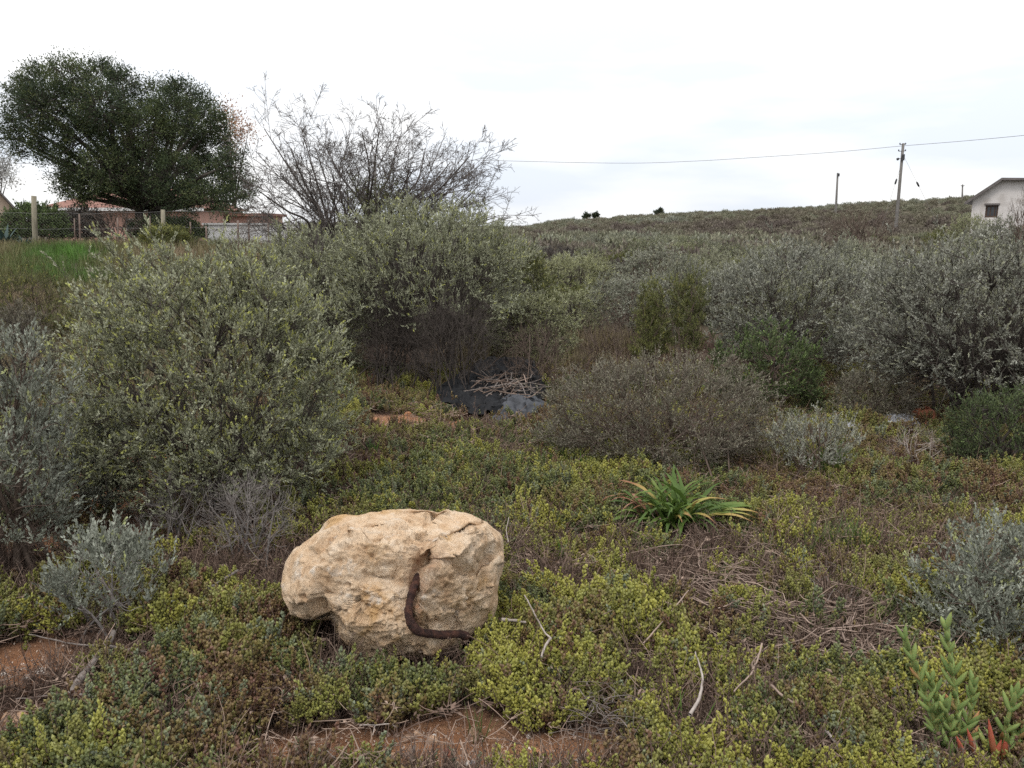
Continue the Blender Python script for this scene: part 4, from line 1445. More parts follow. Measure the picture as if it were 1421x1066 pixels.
def strap(mb, base, az, el, L, wd, droop, rng, tone=0.4, tipstart=1.0, twist=0.0, k=12):
    """long folded leaf that arches over; tone 0..1, tips beyond tipstart go brown"""
    t = np.linspace(0, 1, k)
    h = np.array([math.cos(az), math.sin(az), 0])
    e = el - droop * t ** 1.4
    step = np.stack([np.cos(e)[:, None] * h + np.sin(e)[:, None] * np.array([0, 0, 1])], 0)[0]
    P = base + np.concatenate([np.zeros((1, 3)), np.cumsum(step[:-1], 0)]) * L / (k - 1)
    az2 = az + twist * t
    side = np.stack([-np.sin(az2), np.cos(az2), 0.3 * np.sin(twist * t * 2)], 1)
    nor = np.cross(side, step) * -1
    prof = np.sin(np.clip(t * 0.9 + 0.1, 0, 1) * math.pi) ** 0.55 * (1 - t ** 6) + 0.04
    wv = (wd * prof)[:, None]
    V = np.stack([P - side * wv * .5 + nor * wv * .16, P - nor * 0.0, P + side * wv * .5 + nor * wv * .16], 1).reshape(-1, 3)
    V = V + rng.normal(0, 0.002, V.shape) * min(1.0, wd / 0.03)
    F = []
    for i in range(k - 1):
        for j in (0, 1):
            F.append([i * 3 + j, i * 3 + j + 1, i * 3 + j + 4, i * 3 + j + 3])
    tn = np.clip(tone + 0.12 * t + 0.35 * np.clip((t - tipstart + 0.25) / 0.25, 0, 1) * (tipstart < 1), 0, 1)
    tp = np.clip((t - tipstart) / 0.08, 0, 1) * (tipstart < 1)
    mb.add(V, F, 0, np.repeat(tn, 3), np.repeat(tp, 3), smooth=True)


rng = np.random.default_rng(31)
q = ground(930, 742) + np.array([0, 0, 0.03])
root = empty('strap_leaf_plant', q, 'bright green strap-leaved plant with some yellowing leaves and a dry reddish one', 'plant')
BULBS = [(0.0, 0.0, 30), (-0.10, 0.08, 20), (0.10, 0.04, 28), (0.02, 0.12, 22)]
for bx, by, nn in BULBS:
    for i in range(nn):
        az = rng.uniform(0, 6.28)
        if bx > 0.1:
            az = rng.uniform(-1.2, 0.9)
        mb = MB()
        el = rng.uniform(0.6, 1.4)
        old = rng.uniform() < 0.10
        strap(mb, np.array([bx + rng.normal(0, .02), by + rng.normal(0, .02), 0.0]), az, el, rng.uniform(0.22, 0.40), rng.uniform(0.017, 0.03), rng.uniform(0.9, 2.4), rng,
              tone=rng.uniform(0.05, 0.5) if not old else rng.uniform(0.6, 0.85), tipstart=1.0 if not old else rng.uniform(0.65, 0.9), twist=rng.normal(0, 0.4))
        mb.build('leaf', M['strap'], root)
for az, L, tn in [(-0.25, 0.42, 0.66), (-0.42, 0.40, 0.55), (-0.1, 0.44, 0.3), (-0.55, 0.38, 0.85), (0.15, 0.42, 0.2), (0.02, 0.44, 0.4)]:
    mb = MB()
    strap(mb, np.array([0.10, 0.02, 0.02]), az, 0.62, L, 0.034, 1.1, rng, tone=tn, tipstart=0.85, twist=0.2)
    mb.build('leaf', M['strap'], root)
# withered, folded leaves at the top
M['dryleaf'] = surf_mat('dryleaf', [(0.3, (0.20, 0.085, 0.055)), (0.6, (0.34, 0.18, 0.11)), (0.8, (0.50, 0.36, 0.24))], 25, 0.7, bump=0.4, bscale=70)
for i in range(7):
    mb = MB()
    strap(mb, np.array([-0.10 + rng.normal(0, .03), 0.10 + rng.normal(0, .03), 0.02]), rng.uniform(1.9, 3.3), rng.uniform(1.1, 1.4), rng.uniform(0.24, 0.36), rng.uniform(0.014, 0.03), rng.uniform(1.8, 3.2), rng, twist=rng.normal(0, 1.2))
    mb.build('leaf', M['dryleaf'], root, label='withered red-brown leaf folded over at the top')


def sword_plant(px, py, label, n, h, tone, seed, wd=0.022):
    rng = np.random.default_rng(seed)
    q = ground(px, py)
    root = empty('sword_leaf_plant', q, label, 'plant')
    for i in range(n):
        mb = MB()
        az = rng.uniform(0, 6.28)
        strap(mb, np.array([rng.normal(0, .018), rng.normal(0, .018), -0.01]), az, rng.uniform(1.05, 1.45), h * rng.uniform(0.7, 1.1), wd * rng.uniform(0.8, 1.2), rng.uniform(0.0, 0.35), rng, tone=tone + rng.normal(0, 0.08), k=7)
        mb.build('leaf', M['strap'], root)


sword_plant(1157, 672, 'small fan of upright green sword leaves among the russet carpet near the thin open shrub', 8, 0.26, 0.35, 1)
sword_plant(1123, 822, 'small pair of grey-green sword leaves in the bright yellow-green carpet', 4, 0.15, 0.6, 2)
sword_plant(948, 1030, 'tall thin green grass-like leaves beside the curved white stick', 4, 0.25, 0.3, 3, 0.006)
sword_plant(910, 985, 'short bright green blades in the carpet near the curved white stick', 3, 0.12, 0.3, 4, 0.009)

# ------------------------------------------------------------------ fleshy finger-leaved plant
def finger_material():
    m, nd, lk = mat_new('finger_leaf')
    r = ramp(nd, [(0.0, (0.08, 0.125, 0.04)), (0.45, (0.155, 0.215, 0.07)), (0.75, (0.235, 0.295, 0.095)), (1.0, (0.36, 0.35, 0.12))])
    lk.new(attr(nd, 'tone'), r.inputs[0])
    c = mixc(nd, lk, attr(nd, 'tip'), r.outputs[0], (0.42, 0.11, 0.07))
    p = nd.new('ShaderNodeBsdfPrincipled')
    p.inputs['Roughness'].default_value = 0.6
    p.inputs['Specular IOR Level'].default_value = 0.2
    p.inputs['Subsurface Weight'].default_value = 0.15
    p.inputs['Subsurface Scale'].default_value = 0.01
    lk.new(c, p.inputs['Base Color'])
    o = nd.new('ShaderNodeOutputMaterial')
    lk.new(p.outputs[0], o.inputs[0])
    return m


M['finger'] = finger_material()


def finger_leaf(mb, base, d, L, wd, tone, red):
    """three-sided fleshy leaf, slightly curved"""
    d = unit(d[None])[0]
    t = np.linspace(0, 1, 7)
    bend_ = np.array([0, 0, 1.0]) * (t ** 2 * 0.18 * L)[:, None]
    P = base + d * (t * L)[:, None] + bend_
    rad_ = wd * 0.5 * np.array([0.75, 1.0, 1.05, 1.0, 0.85, 0.55, 0.08])
    V, F = tubes(P[None], rad_[None], 6)
    mb.add(V, F, 0, np.repeat(np.clip(tone + 0.25 * t, 0, 1), 6), np.repeat(np.clip(red * (0.35 + t), 0, 1), 6), smooth=True)


rng = np.random.default_rng(33)
q = ground(1345, 1062)
fp = empty('finger_leaf_plant', q, 'fleshy green succulent with finger-like leaves, some turned red, by the dead stems', 'plant')
STEMS = [[(1312, 1040), (1285, 965), (1256, 888)], [(1335, 1045), (1325, 960), (1313, 872)], [(1340, 1050), (1345, 1000), (1352, 940)], [(1300, 1040), (1300, 985), (1290, 935)],
         [(1380, 1060), (1398, 1000), (1412, 955)], [(1318, 1050), (1318, 1010), (1310, 975)], [(1390, 1066), (1405, 1035), (1421, 1015)]]
Yb = q[1]
for si, st in enumerate(STEMS):
    pts = np.array([at(x, y, Yb - 0.02 * k + rng.normal(0, 0.01)) for k, (x, y) in enumerate(st)]) - q
    pts[0][2] = min(pts[0][2], 0.03)
    P = curve_through(pts, 12)
    V, F = tubes(P[None], np.linspace(0.006, 0.004, 12)[None], 7)
    mb = MB()
    mb.add(V, F, 0, 0.55, 0.12, smooth=True)
    mb.build('stem', M['finger'], fp)
    npair = max(3, int(np.linalg.norm(pts[-1] - pts[0]) / 0.032))
    for j in range(npair):
        f = (j + 0.6) / npair
        b = P[min(11, int(f * 11.5))]
        tan = unit((P[min(11, int(f * 11.5))] - P[max(0, int(f * 11.5) - 1)] + 1e-6)[None])[0]
        az = j * 1.57 + si
        for s in (0, math.pi):
            hdir = np.array([math.cos(az + s), math.sin(az + s), 0.0])
            mb = MB()
            spreadf = 1.0 - 0.65 * f
            finger_leaf(mb, b, tan * (0.7 + 0.4 * f) + hdir * spreadf, rng.uniform(0.05, 0.078) * (1.05 - 0.35 * f), rng.uniform(0.012, 0.0165), rng.uniform(0.3, 0.6), 0.0 if rng.uniform() > 0.06 else 0.5)
            mb.build('finger_leaf', M['finger'], fp)
for (a_, b_) in [((1362, 1064), (1345, 1030)), ((1385, 1068), (1373, 1022)), ((1392, 1062), (1395, 1035)), ((1375, 1064), (1386, 1040)), ((1345, 1060), (1330, 1036))]:
    A, B = at(*a_, Yb - 0.05) - q, at(*b_, Yb - 0.07) - q
    mb = MB()
    finger_leaf(mb, A, B - A, float(np.linalg.norm(B - A)) * 1.25, 0.019, 0.5, 0.9)
    mb.build('finger_leaf', M['finger'], fp, label='red-turned fleshy leaf')
for i in range(16):
    A = at(rng.uniform(1300, 1421), rng.uniform(1035, 1066), Yb - 0.04) - q
    mb = MB()
    finger_leaf(mb, A, np.array([rng.normal(0, .5), rng.normal(0, .4), 1.0]), rng.uniform(0.07, 0.10), 0.016, rng.uniform(0.3, 0.7), 0.0)
    mb.build('finger_leaf', M['finger'], fp)

# ------------------------------------------------------------------ mats of dead stems
def stem_mat(label, spec, mat, seed):
    """spec: list of (count, px0, px1, py0, py1, length range m, thickness, main azimuth, spread)"""
    rng = np.random.default_rng(seed)
    q = ground((spec[0][1] + spec[0][2]) / 2, (spec[0][3] + spec[0][4]) / 2)
    root = empty('dead_creeper', q, label, 'dead plant')
    for cnt_, x0, x1, y0, y1, L0, L1, th_, az0, sp in spec:
        for i in range(cnt_):
            g = ground(rng.uniform(x0, x1), rng.uniform(y0, y1))
            az = az0 + rng.normal(0, sp)
            L = rng.uniform(L0, L1)
            k = 5
            h = np.array([math.cos(az), math.sin(az)])
            s_ = np.linspace(-.5, .5, k) * L
            wob = rng.normal(0, 0.09 * L, (k, 2))
            xy = g[:2] + h * s_[:, None] + wob
            z = terrain(xy[:, 0], xy[:, 1]) + rng.uniform(0.02, 0.12) + rng.normal(0, 0.012, k)
            P = curve_through(np.concatenate([xy, z[:, None]], 1), 9) - q
            r_ = th_ * rng.uniform(0.6, 1.3)
            V, F = tubes(P[None], np.linspace(r_, r_ * 0.55, 9)[None], 5)
            mb = MB()
            mb.add(V, F, 0, rng.uniform(0.15, 0.85), smooth=True)
            mb.build('stem', M[mat], root)


stem_mat('wide mat of pinkish-brown dead creeper stems on the ground beside the fleshy succulent', [(190, 1045, 1305, 862, 955, 0.18, 0.52, 0.0029, 0.05, 0.5), (30, 1180, 1340, 900, 990, 0.15, 0.4, 0.004, 0.3, 0.7), (25, 1010, 1120, 850, 890, 0.2, 0.5, 0.003, -0.3, 0.4)], 'straw', 51)
stem_mat('brown tuft of fine dead stems at the upper edge of the dead creeper mat', [(70, 1110, 1190, 815, 872, 0.08, 0.24, 0.0015, 0.9, 0.6)], 'deadwood', 54)
stem_mat('heap of thin dead stems lying below the strap-leaved plant', [(90, 915, 1070, 755, 870, 0.15, 0.45, 0.0027, -0.6, 0.55)], 'straw', 52)
stem_mat('tuft of wiry dead stems beside the bare soil in front of the boulder', [(40, 815, 880, 985, 1050, 0.08, 0.22, 0.0016, -0.5, 0.7)], 'deadwood', 53)


# ------------------------------------------------------------------ sticks
def stick(name, paths, mat, label, cat='stick', lift=0.03):
    """paths: list of ([(px,py,lift)...], radius start, radius end). First path = main stem; forks are parts of it"""
    P0 = paths[0][0]
    q = ground(P0[0][0], P0[0][1])
    root = None
    for i, (pp, r0, r1) in enumerate(paths):
        pts = []
        for a_ in pp:
            g = ground(a_[0], a_[1])
            l_ = (a_[2] if len(a_) > 2 else lift) + (0.06 if a_[1] < 1000 else 0.02)
            # keep the photographed direction while lying a little above the soil
            d = ray(a_[0], a_[1])
            t = (g - CAM)[1] / d[1]
            t = t - l_ / abs(d[2]) if d[2] < -0.05 else t
            pts.append(CAM + d * t)
        P = curve_through(np.array(pts), 5 * len(pts)) - q
        P = P + (np.stack([fbm(P * 30 + k, 2, 70 + k) for k in range(3)], 1) - 0.5) * 0.006
        mb = MB()
        V, F = tubes(P[None], np.linspace(r0, r1, len(P))[None], 8)
        V = V + (fbm(V * 90, 2, 3) - 0.5)[:, None] * r0 * 0.5
        mb.add(V, F, 0, 0.6, smooth=True)
        if root is None:
            root = mb.build(name, M[mat])
            root.location = q
            tag(root, label, cat)
        else:
            mb.build('fork', M[mat], root)
    return root


stick('dead_branch', [([(97, 966, .03), (110, 945, .04), (135, 912, .05), (152, 890, .06), (158, 876, .07)], 0.015, 0.009), ([(150, 898, .055), (180, 903, .05), (205, 906, .04), (228, 917, .03)], 0.008, 0.003),
                     ([(98, 962, .03), (120, 966, .03), (150, 971, .02)], 0.009, 0.003), ([(97, 962, .03), (60, 967, .02), (22, 970, .02)], 0.004, 0.002), ([(150, 898, .05), (100, 893, .05), (40, 880, .05)], 0.004, 0.002)],
      'deadwood', 'grey forked dead branch lying below the small silver saltbush', 'branch')
stick('stick', [([(228, 846, .05), (262, 830, .06), (295, 813, .06), (330, 792, .06)], 0.009, 0.006)], 'deadwood', 'straight dark stick leaning through the succulent carpet toward the dead shrub')
stick('stick', [([(957, 992, .09), (969, 972, .10), (975, 948, .11), (972, 925, .11), (964, 905, .11)], 0.0062, 0.002)], 'bleached', 'curved bleached white stick lying on the carpet')
stick('stick', [([(728, 826, .12), (740, 848, .12), (752, 872, .12), (764, 886, .11)], 0.003, 0.0035), ([(764, 886, .11), (757, 896, .11), (751, 912, .10)], 0.005, 0.004)], 'bleached', 'thin pale stick with a hooked end near the boulder')
stick('stick', [([(893, 893, .10), (925, 856, .11), (956, 819, .12)], 0.003, 0.0022)], 'straw', 'long straight straw stalk slanting between the dead stems')
stick('stick', [([(697, 860, .10), (712, 861, .10), (730, 864, .09)], 0.007, 0.004)], 'bleached', 'short bleached stub poking out beside the boulder')
stick('stick', [([(1058, 893, .10), (1045, 930, .10), (1018, 960, .09)], 0.0035, 0.0025)], 'straw', 'bent straw-coloured stalk between the curved white stick and the dead creeper')
stick('stick', [([(1146, 1012, .06), (1160, 1032, .06), (1175, 1062, .05)], 0.0055, 0.004)], 'bleached', 'curved pale stick low in the carpet in front of the dead creeper')
stick('stick', [([(1227, 1020, .05), (1231, 1045, .05), (1246, 1064, .05)], 0.003, 0.002)], 'bleached', 'thin wavy pale stem beside the fleshy succulent')
stick('stick', [([(1070, 951, .08), (1090, 968, .08), (1112, 983, .07)], 0.0045, 0.003)], 'straw', 'short golden stalk below the mat of dead creeper stems')
stick('stick', [([(570, 1062, .02), (573, 1047, .02), (576, 1034, .02)], 0.006, 0.004)], 'deadwood', 'short weathered stick standing in the bare red soil')
stick('twig', [([(425, 1062, .03), (440, 1046, .04), (452, 1040, .05)], 0.0028, 0.002), ([(452, 1040, .05), (466, 1052, .04), (480, 1049, .03)], 0.002, 0.0015), ([(440, 1046, .04), (436, 1058, .03), (450, 1066, .03)], 0.002, 0.0015)],
      'bleached', 'small forked bleached twig on the soil below the grey creeping plants', 'twig')
stick('twig', [([(758, 1060, .02), (782, 1060, .03), (800, 1055, .03), (815, 1042, .05)], 0.0025, 0.0018)], 'bleached', 'thin pale twig with a curl lying by the orange stone', 'twig')
stick('twig', [([(500, 1007, .04), (520, 1006, .05), (540, 1005, .05), (552, 1010, .04)], 0.0025, 0.0018), ([(520, 1006, .05), (517, 1020, .03)], 0.002, 0.0015)], 'bleached', 'small pale forked twig in the grey plants before the boulder', 'twig')
stick('stick', [([(548, 728, .02), (560, 724, .02)], 0.003, 0.002)], 'bleached', 'tiny pale stub behind the top of the boulder')
stick('stick', [([(705, 752, .10), (703, 735, .13), (706, 718, .16)], 0.0025, 0.0018)], 'bleached', 'thin upright pale stem beside the boulder top')
stick('stick', [([(148, 690, .03), (180, 686, .03), (215, 683, .03)], 0.005, 0.004)], 'deadwood', 'thin dark stick lying on the shaded red soil under the sage shrub')

# ------------------------------------------------------------------ stones
STONE = {}


def stone_mat(key):
    if key not in STONE:
        cols = {'orange': [(0.3, (0.28, 0.12, 0.055)), (0.7, (0.42, 0.215, 0.11))], 'tan': [(0.3, (0.34, 0.20, 0.12)), (0.7, (0.50, 0.33, 0.215))], 'white': [(0.3, (0.5, 0.43, 0.37)), (0.7, (0.66, 0.6, 0.54))],
                'red': [(0.3, (0.20, 0.075, 0.05)), (0.7, (0.33, 0.14, 0.09))], 'brown': [(0.3, (0.2, 0.12, 0.075)), (0.7, (0.34, 0.21, 0.14))], 'grey': [(0.3, (0.2, 0.2, 0.21)), (0.7, (0.36, 0.36, 0.38))]}[key]
        STONE[key] = surf_mat('stone_' + key, cols, 30, 0.9, bump=0.6, bscale=90)
    return STONE[key]


def stone(px, py, w_, h_, key, label, seed, lift=0.0, name='stone', round_=False):
    rng = np.random.default_rng(seed)
    q = ground(px, py)
    s = depth_of(q) / FPX
    import bmesh
    bm = bmesh.new()
    bmesh.ops.create_icosphere(bm, subdivisions=3, radius=1.0)
    co = np.array([v.co for v in bm.verts])
    fs = np.array([[v.index for v in f.verts] for f in bm.faces])
    bm.free()
    co = co * np.array([w_ * s / 2, (w_ + h_) * s / 4, h_ * s / 2])
    if not round_:
        big = max(w_, h_) * s / 2
        for _ in range(9):                             # chip flat facets
            nn = unit(rng.normal(size=(1, 3)))[0]
            hh = np.max(co @ nn) * rng.uniform(0.62, 0.85)
            ex = np.clip(co @ nn - hh, 0, None)
            co = co - nn * (ex * 0.92)[:, None]
        co = co + (fbm(co / big * 2 + seed, 3, seed) - 0.5)[:, None] * 0.16 * co
    mb = MB()
    mb.add(co, fs, smooth=round_)
    o = mb.build(name, stone_mat(key))
    o.location = q + np.array([0, 0, h_ * s * 0.26 + lift])
    o.rotation_euler = (0, 0, rng.uniform(-0.4, 0.4))
    tag(o, label, 'stone')
    return o


STN = [(579, 1020, 13, 7, 'tan', 'small flat tan pebble above the larger pale stones on the soil'), (601, 1032, 22, 13, 'tan', 'oval pinkish-tan stone on the bare soil before the boulder'),
       (602, 1023, 8, 6, 'white', 'tiny white pebble touching the oval pinkish stone'), (565, 1028, 20, 12, 'brown', 'dusty brown stone half sunk by the weathered stick'), (659, 1026, 22, 26, 'brown', 'upright brown wedge-shaped stone in the red soil'),
       (546, 1055, 16, 14, 'tan', 'chalky tan lump next to the short weathered stick'), (623, 1047, 18, 14, 'red', 'dark red stone on the bare soil'), (649, 1062, 9, 11, 'white', 'narrow white pebble beside a grey one'),
       (657, 1062, 8, 10, 'grey', 'narrow grey pebble beside a white one'), (593, 995, 8, 7, 'tan', 'little tan pebble at the edge of the carpet under the boulder'), (744, 1056, 24, 22, 'orange', 'large orange stone half cut by the bottom edge of the picture'),
       (760, 1046, 12, 10, 'orange', 'small orange stone just behind the large orange one'), (733, 1025, 8, 6, 'white', 'tiny white pebble on the orange soil'), (804, 1060, 9, 7, 'white', 'small whitish pebble below the curled twig'),
       (597, 1058, 14, 10, 'brown', 'flat brown stone between the pebbles and the red stone'), (714, 1058, 10, 9, 'tan', 'small tan stone next to the large orange one'),
       (57, 934, 15, 9, 'white', 'largest of the chalk-white pebbles on the red soil by the forked branch'), (39, 943, 13, 10, 'white', 'chalky pebble just before the largest white one by the forked branch'), (23, 952, 10, 8, 'tan', 'tan pebble beside the chalky ones on the red soil'),
       (49, 967, 9, 6, 'white', 'small white pebble touching the thin fork of the dead branch'), (87, 948, 8, 7, 'tan', 'small tan pebble close under the forked branch'), (5, 938, 10, 6, 'white', 'flat pale pebble at the very edge of the picture on red soil'),
       (26, 1000, 28, 18, 'tan', 'broad tan stone partly covered by grey-green creepers'), (10, 1002, 12, 20, 'tan', 'upright tan stone beside the broad one at the edge'), (87, 1036, 18, 10, 'tan', 'pale stone lying in the grey-green creeping plants'),
       (66, 1028, 11, 11, 'tan', 'small tan stone beside the pale one in the creeping plants'), (4, 1030, 9, 9, 'white', 'white pebble at the bottom corner of the picture'), (48, 785, 26, 12, 'orange', 'flat reddish rock shards on the soil below the tall silvery bush'),
       (82, 768, 20, 8, 'tan', 'thin pale slab lying on red soil behind the small saltbush'), (145, 758, 9, 6, 'tan', 'pale pebble on the soil behind the small silver saltbush'), (195, 740, 11, 5, 'orange', 'flat orange pebble on shaded soil under the sage shrub'),
       (566, 578, 12, 9, 'orange', 'orange clod on top of the soil heap'), (540, 592, 10, 8, 'tan', 'pale clod on the near slope of the soil heap'), (608, 588, 12, 8, 'orange', 'orange clod at the end of the soil heap toward the plastic'),
       (640, 593, 24, 13, 'orange', 'largest orange lump at the foot of the black plastic sheet'), (541, 612, 6, 8, 'white', 'white flake on the soil heap slope'), (558, 600, 8, 6, 'tan', 'small clod beside the white flake'), (590, 575, 9, 6, 'tan', 'small clod on the crest of the soil heap'),
       (520, 585, 12, 7, 'orange', 'orange clod close to the rounded sage shrub'), (570, 690, 8, 6, 'white', 'white speck of stone behind the boulder top'), (170, 656, 12, 8, 'white', 'whitish stone in the shade under the sage shrub')]
for i, (px, py, w_, h_, k_, lab) in enumerate(STN):
    stone(px, py, w_, h_, k_, lab, 300 + i)
stone(413, 962, 19, 12, 'orange', 'ribbed orange rock chip resting on the dark creepers in front of the boulder', 350, lift=0.06)
stone(697, 962, 12, 20, 'orange', 'upright orange stone flake caught in the yellow-green sprigs', 351, lift=0.07)
stone(875, 1001, 9, 8, 'tan', 'small tan pebble over the tuft of wiry dead stems', 352, lift=0.03)
stone(1178, 608, 22, 18, 'grey', 'smooth rounded grey stone between the thin shrub and the white litter', 353, lift=0.05, round_=True)

# ------------------------------------------------------------------ litter
def plastic_mat(name, col, rough, trans=0.0):
    m, nd, lk = mat_new(name)
    tcn = nd.new('ShaderNodeTexCoord')
    n = nd.new('ShaderNodeTexNoise')
    n.inputs['Scale'].default_value = 12
    n.inputs['Detail'].default_value = 6
    lk.new(tcn.outputs['Object'], n.inputs['Vector'])
    r = ramp(nd, [(0.3, tuple(c * 0.75 for c in col)), (0.7, tuple(min(1, c * 1.25) for c in col))])
    lk.new(n.outputs[0], r.inputs[0])
    p = nd.new('ShaderNodeBsdfPrincipled')
    p.inputs['Roughness'].default_value = rough
    p.inputs['Specular IOR Level'].default_value = 0.22
    lk.new(r.outputs[0], p.inputs['Base Color'])
    o = nd.new('ShaderNodeOutputMaterial')
    lk.new(p.outputs[0], o.inputs[0])
    return m


def crumpled(name, poly_px, hgt, mat, label, cat, seed, res=60, crease=7.0, base_lift=0.03, amp=0.11):
    """a crumpled sheet lying over the ground inside the photographed outline; two-sided with folds"""
    rng = np.random.default_rng(seed)
    pts = np.array([ground(x, y)[:2] for x, y in poly_px])
    c = pts.mean(0)
    q = np.array([c[0], c[1], gz(*c)])
    an = np.arctan2(pts[:, 1] - c[1], pts[:, 0] - c[0])
    rd = np.hypot(pts[:, 0] - c[0], pts[:, 1] - c[1])
    o = np.argsort(an)
    an, rd = an[o], rd[o]
    an = np.concatenate([an - 2 * math.pi, an, an + 2 * math.pi])
    rd = np.concatenate([rd] * 3)
    nt_, nr_ = res * 2, res
    T_, S_ = np.meshgrid(np.linspace(0, 2 * math.pi, nt_, endpoint=False), np.linspace(0.02, 1, nr_))
    T_, S_ = T_.ravel(), S_.ravel()
    R_ = np.interp(np.mod(T_ + math.pi, 2 * math.pi) - math.pi, an, rd) * S_
    x, y = R_ * np.cos(T_), R_ * np.sin(T_)
    p = np.stack([x, y], 1)
    f1 = fbm(p * crease + seed, 3, seed)
    f2 = 1 - np.abs(fbm(p * crease * 1.7 + 9, 3, seed + 5) - 0.5) * 4           # sharp folds
    f3 = 1 - np.abs(fbm(p * crease * 4 + 3, 2, seed + 8) - 0.5) * 4
    prof = hgt(S_, T_, x, y)
    z = prof + (0.5 * f1 + 0.35 * f2 + 0.12 * f3) * amp * (0.35 + 0.65 * np.clip(1.15 - S_, 0, 1))
    x = x + (fbm(p * crease * 2 + 30, 2, seed + 2) - 0.5) * 0.08
    y = y + (fbm(p * crease * 2 + 60, 2, seed + 3) - 0.5) * 0.08
    z = terrain(x + c[0], y + c[1]) - q[2] + base_lift + z * 1.0
    z = np.where(S_ > 0.97, z - 0.03, z)
    i_ = np.arange(nr_ - 1)[:, None]
    j_ = np.arange(nt_)[None, :]
    F = np.stack([i_ * nt_ + j_, i_ * nt_ + (j_ + 1) % nt_, (i_ + 1) * nt_ + (j_ + 1) % nt_, (i_ + 1) * nt_ + j_], -1).reshape(-1, 4)[:, ::-1]
    mb = MB()
    mb.add(np.stack([x, y, z], 1), F, smooth=True)
    ob = mb.build(name, mat)
    ob.location = q
    sol = ob.modifiers.new('thickness', 'SOLIDIFY')
    sol.thickness = 0.003
    tag(ob, label, cat)
    return ob


M['black_plastic'] = plastic_mat('black_plastic', (0.008, 0.008, 0.009), 0.65)
M['blue_plastic'] = plastic_mat('blue_plastic', (0.062, 0.064, 0.07), 0.7)
M['white_plastic'] = plastic_mat('white_plastic', (0.30, 0.30, 0.31), 0.6)
M['orange_plastic'] = plastic_mat('orange_plastic', (0.30, 0.11, 0.06), 0.6)
crumpled('plastic_sheet', [(632, 578), (650, 552), (680, 535), (712, 532), (738, 536), (748, 552), (744, 570), (720, 588), (680, 592), (650, 590)], lambda s, t, x, y: 0.04 + 0.13 * np.exp(-((s - 0.72) / 0.2) ** 2) * (0.5 + 0.5 * np.sin(t * 1.0 + 0.2)) + 0.05 * np.exp(-((s - 0.8) / 0.15) ** 2),
         M['black_plastic'], 'torn black plastic sheet with dead twigs lying in it', 'plastic sheet', 61, crease=9, res=90, amp=0.24)
crumpled('plastic_bag', [(672, 586), (690, 577), (720, 574), (745, 569), (764, 573), (762, 584), (735, 590), (700, 597), (680, 596)], lambda s, t, x, y: 0.13 * np.clip(1 - s ** 2, 0, 1),
         M['blue_plastic'], 'dull blue-grey plastic bag in front of the black plastic sheet', 'plastic bag', 62, crease=8)
crumpled('plastic_bag', [(1200, 606), (1215, 598), (1240, 594), (1262, 592), (1276, 598), (1272, 608), (1245, 613), (1215, 615)], lambda s, t, x, y: 0.06 * np.clip(1 - s ** 2, 0, 1),
         M['white_plastic'], 'crumpled white plastic bag half hidden by twigs below the silver-grey shrub', 'plastic bag', 63, crease=14, base_lift=0.04)
crumpled('plastic_scrap', [(1268, 602), (1276, 592), (1290, 590), (1297, 598), (1290, 606), (1276, 608)], lambda s, t, x, y: 0.11 * np.clip(1 - s ** 2, 0, 1),
         M['orange_plastic'], 'orange-brown scrap lying beside the white plastic bag', 'litter', 64, crease=10)
rng = np.random.default_rng(65)
q = ground(705, 566)
tw = empty('twig_heap', q, 'heap of pale brown dead twigs lying in the black plastic sheet', 'twig heap')
for i in range(64):
    g = ground(rng.uniform(668, 742), rng.uniform(556, 584))
    az = rng.normal(0.35, 0.8)
    L = rng.uniform(0.12, 0.42)
    P = np.stack([g + np.array([math.cos(az), math.sin(az), 0]) * s * L + np.array([0, 0, 0.19 + rng.uniform(0, 0.10) + rng.normal(0, 0.01)]) for s in (-.5, 0, .5)]) - q
    V, F = tubes(curve_through(P, 6)[None], np.linspace(0.006, 0.003, 6)[None], 5)
    mb = MB()
    mb.add(V, F, 0, rng.uniform(0.0, 0.6))
    mb.build('twig', M['straw' if i % 2 else 'deadwood'], tw)

# ------------------------------------------------------------------ thorn tree without leaves
rng = np.random.default_rng(71)
TY = 11.0
tb = at(520, 400, TY)
tb[2] = gz(tb[0], tb[1])
tree = empty('bare_tree', tb, 'bare leafless thorn tree with spreading grey branches rising behind the shrubs', 'tree')
ST = [((445, 300), (352, 108)), ((452, 296), (411, 106)), ((448, 300), (395, 150)), ((470, 300), (432, 150)), ((505, 290), (440, 165)), ((508, 290), (500, 140)), ((520, 288), (566, 150)), ((512, 290), (530, 142)),
      ((545, 290), (605, 172)), ((560, 292), (645, 200)), ((575, 292), (676, 188)), ((590, 296), (690, 240)), ((600, 305), (715, 300)), ((430, 312), (346, 238)), ((436, 318), (352, 278)), ((540, 296), (585, 210)), ((480, 298), (470, 205)), ((585, 300), (640, 245))]
P0 = []
for s, e in ST:
    dy = rng.normal(0, 0.9)
    A = at(s[0], s[1], TY + dy * 0.4) - tb
    B = at(s[0] + (e[0] - s[0]) * (0.84 if e[0] < 500 else 0.76), s[1] + (e[1] - s[1]) * (0.63 if e[0] < 440 else 0.72), TY + dy) - tb
    base = np.array([A[0] * 0.25, dy * 0.1, -0.05])
    P0.append(curve_through(np.array([base, A * np.array([0.75, 1, 0.62]), A, (A * 0.5 + B * 0.5) + rng.normal(0, 0.07, 3) + np.array([0, 0, -0.06]), B]), 16))
P0 = np.array(P0)
levels = [(P0, np.linspace(0.028, 0.006, 16)[None].repeat(len(P0), 0))]


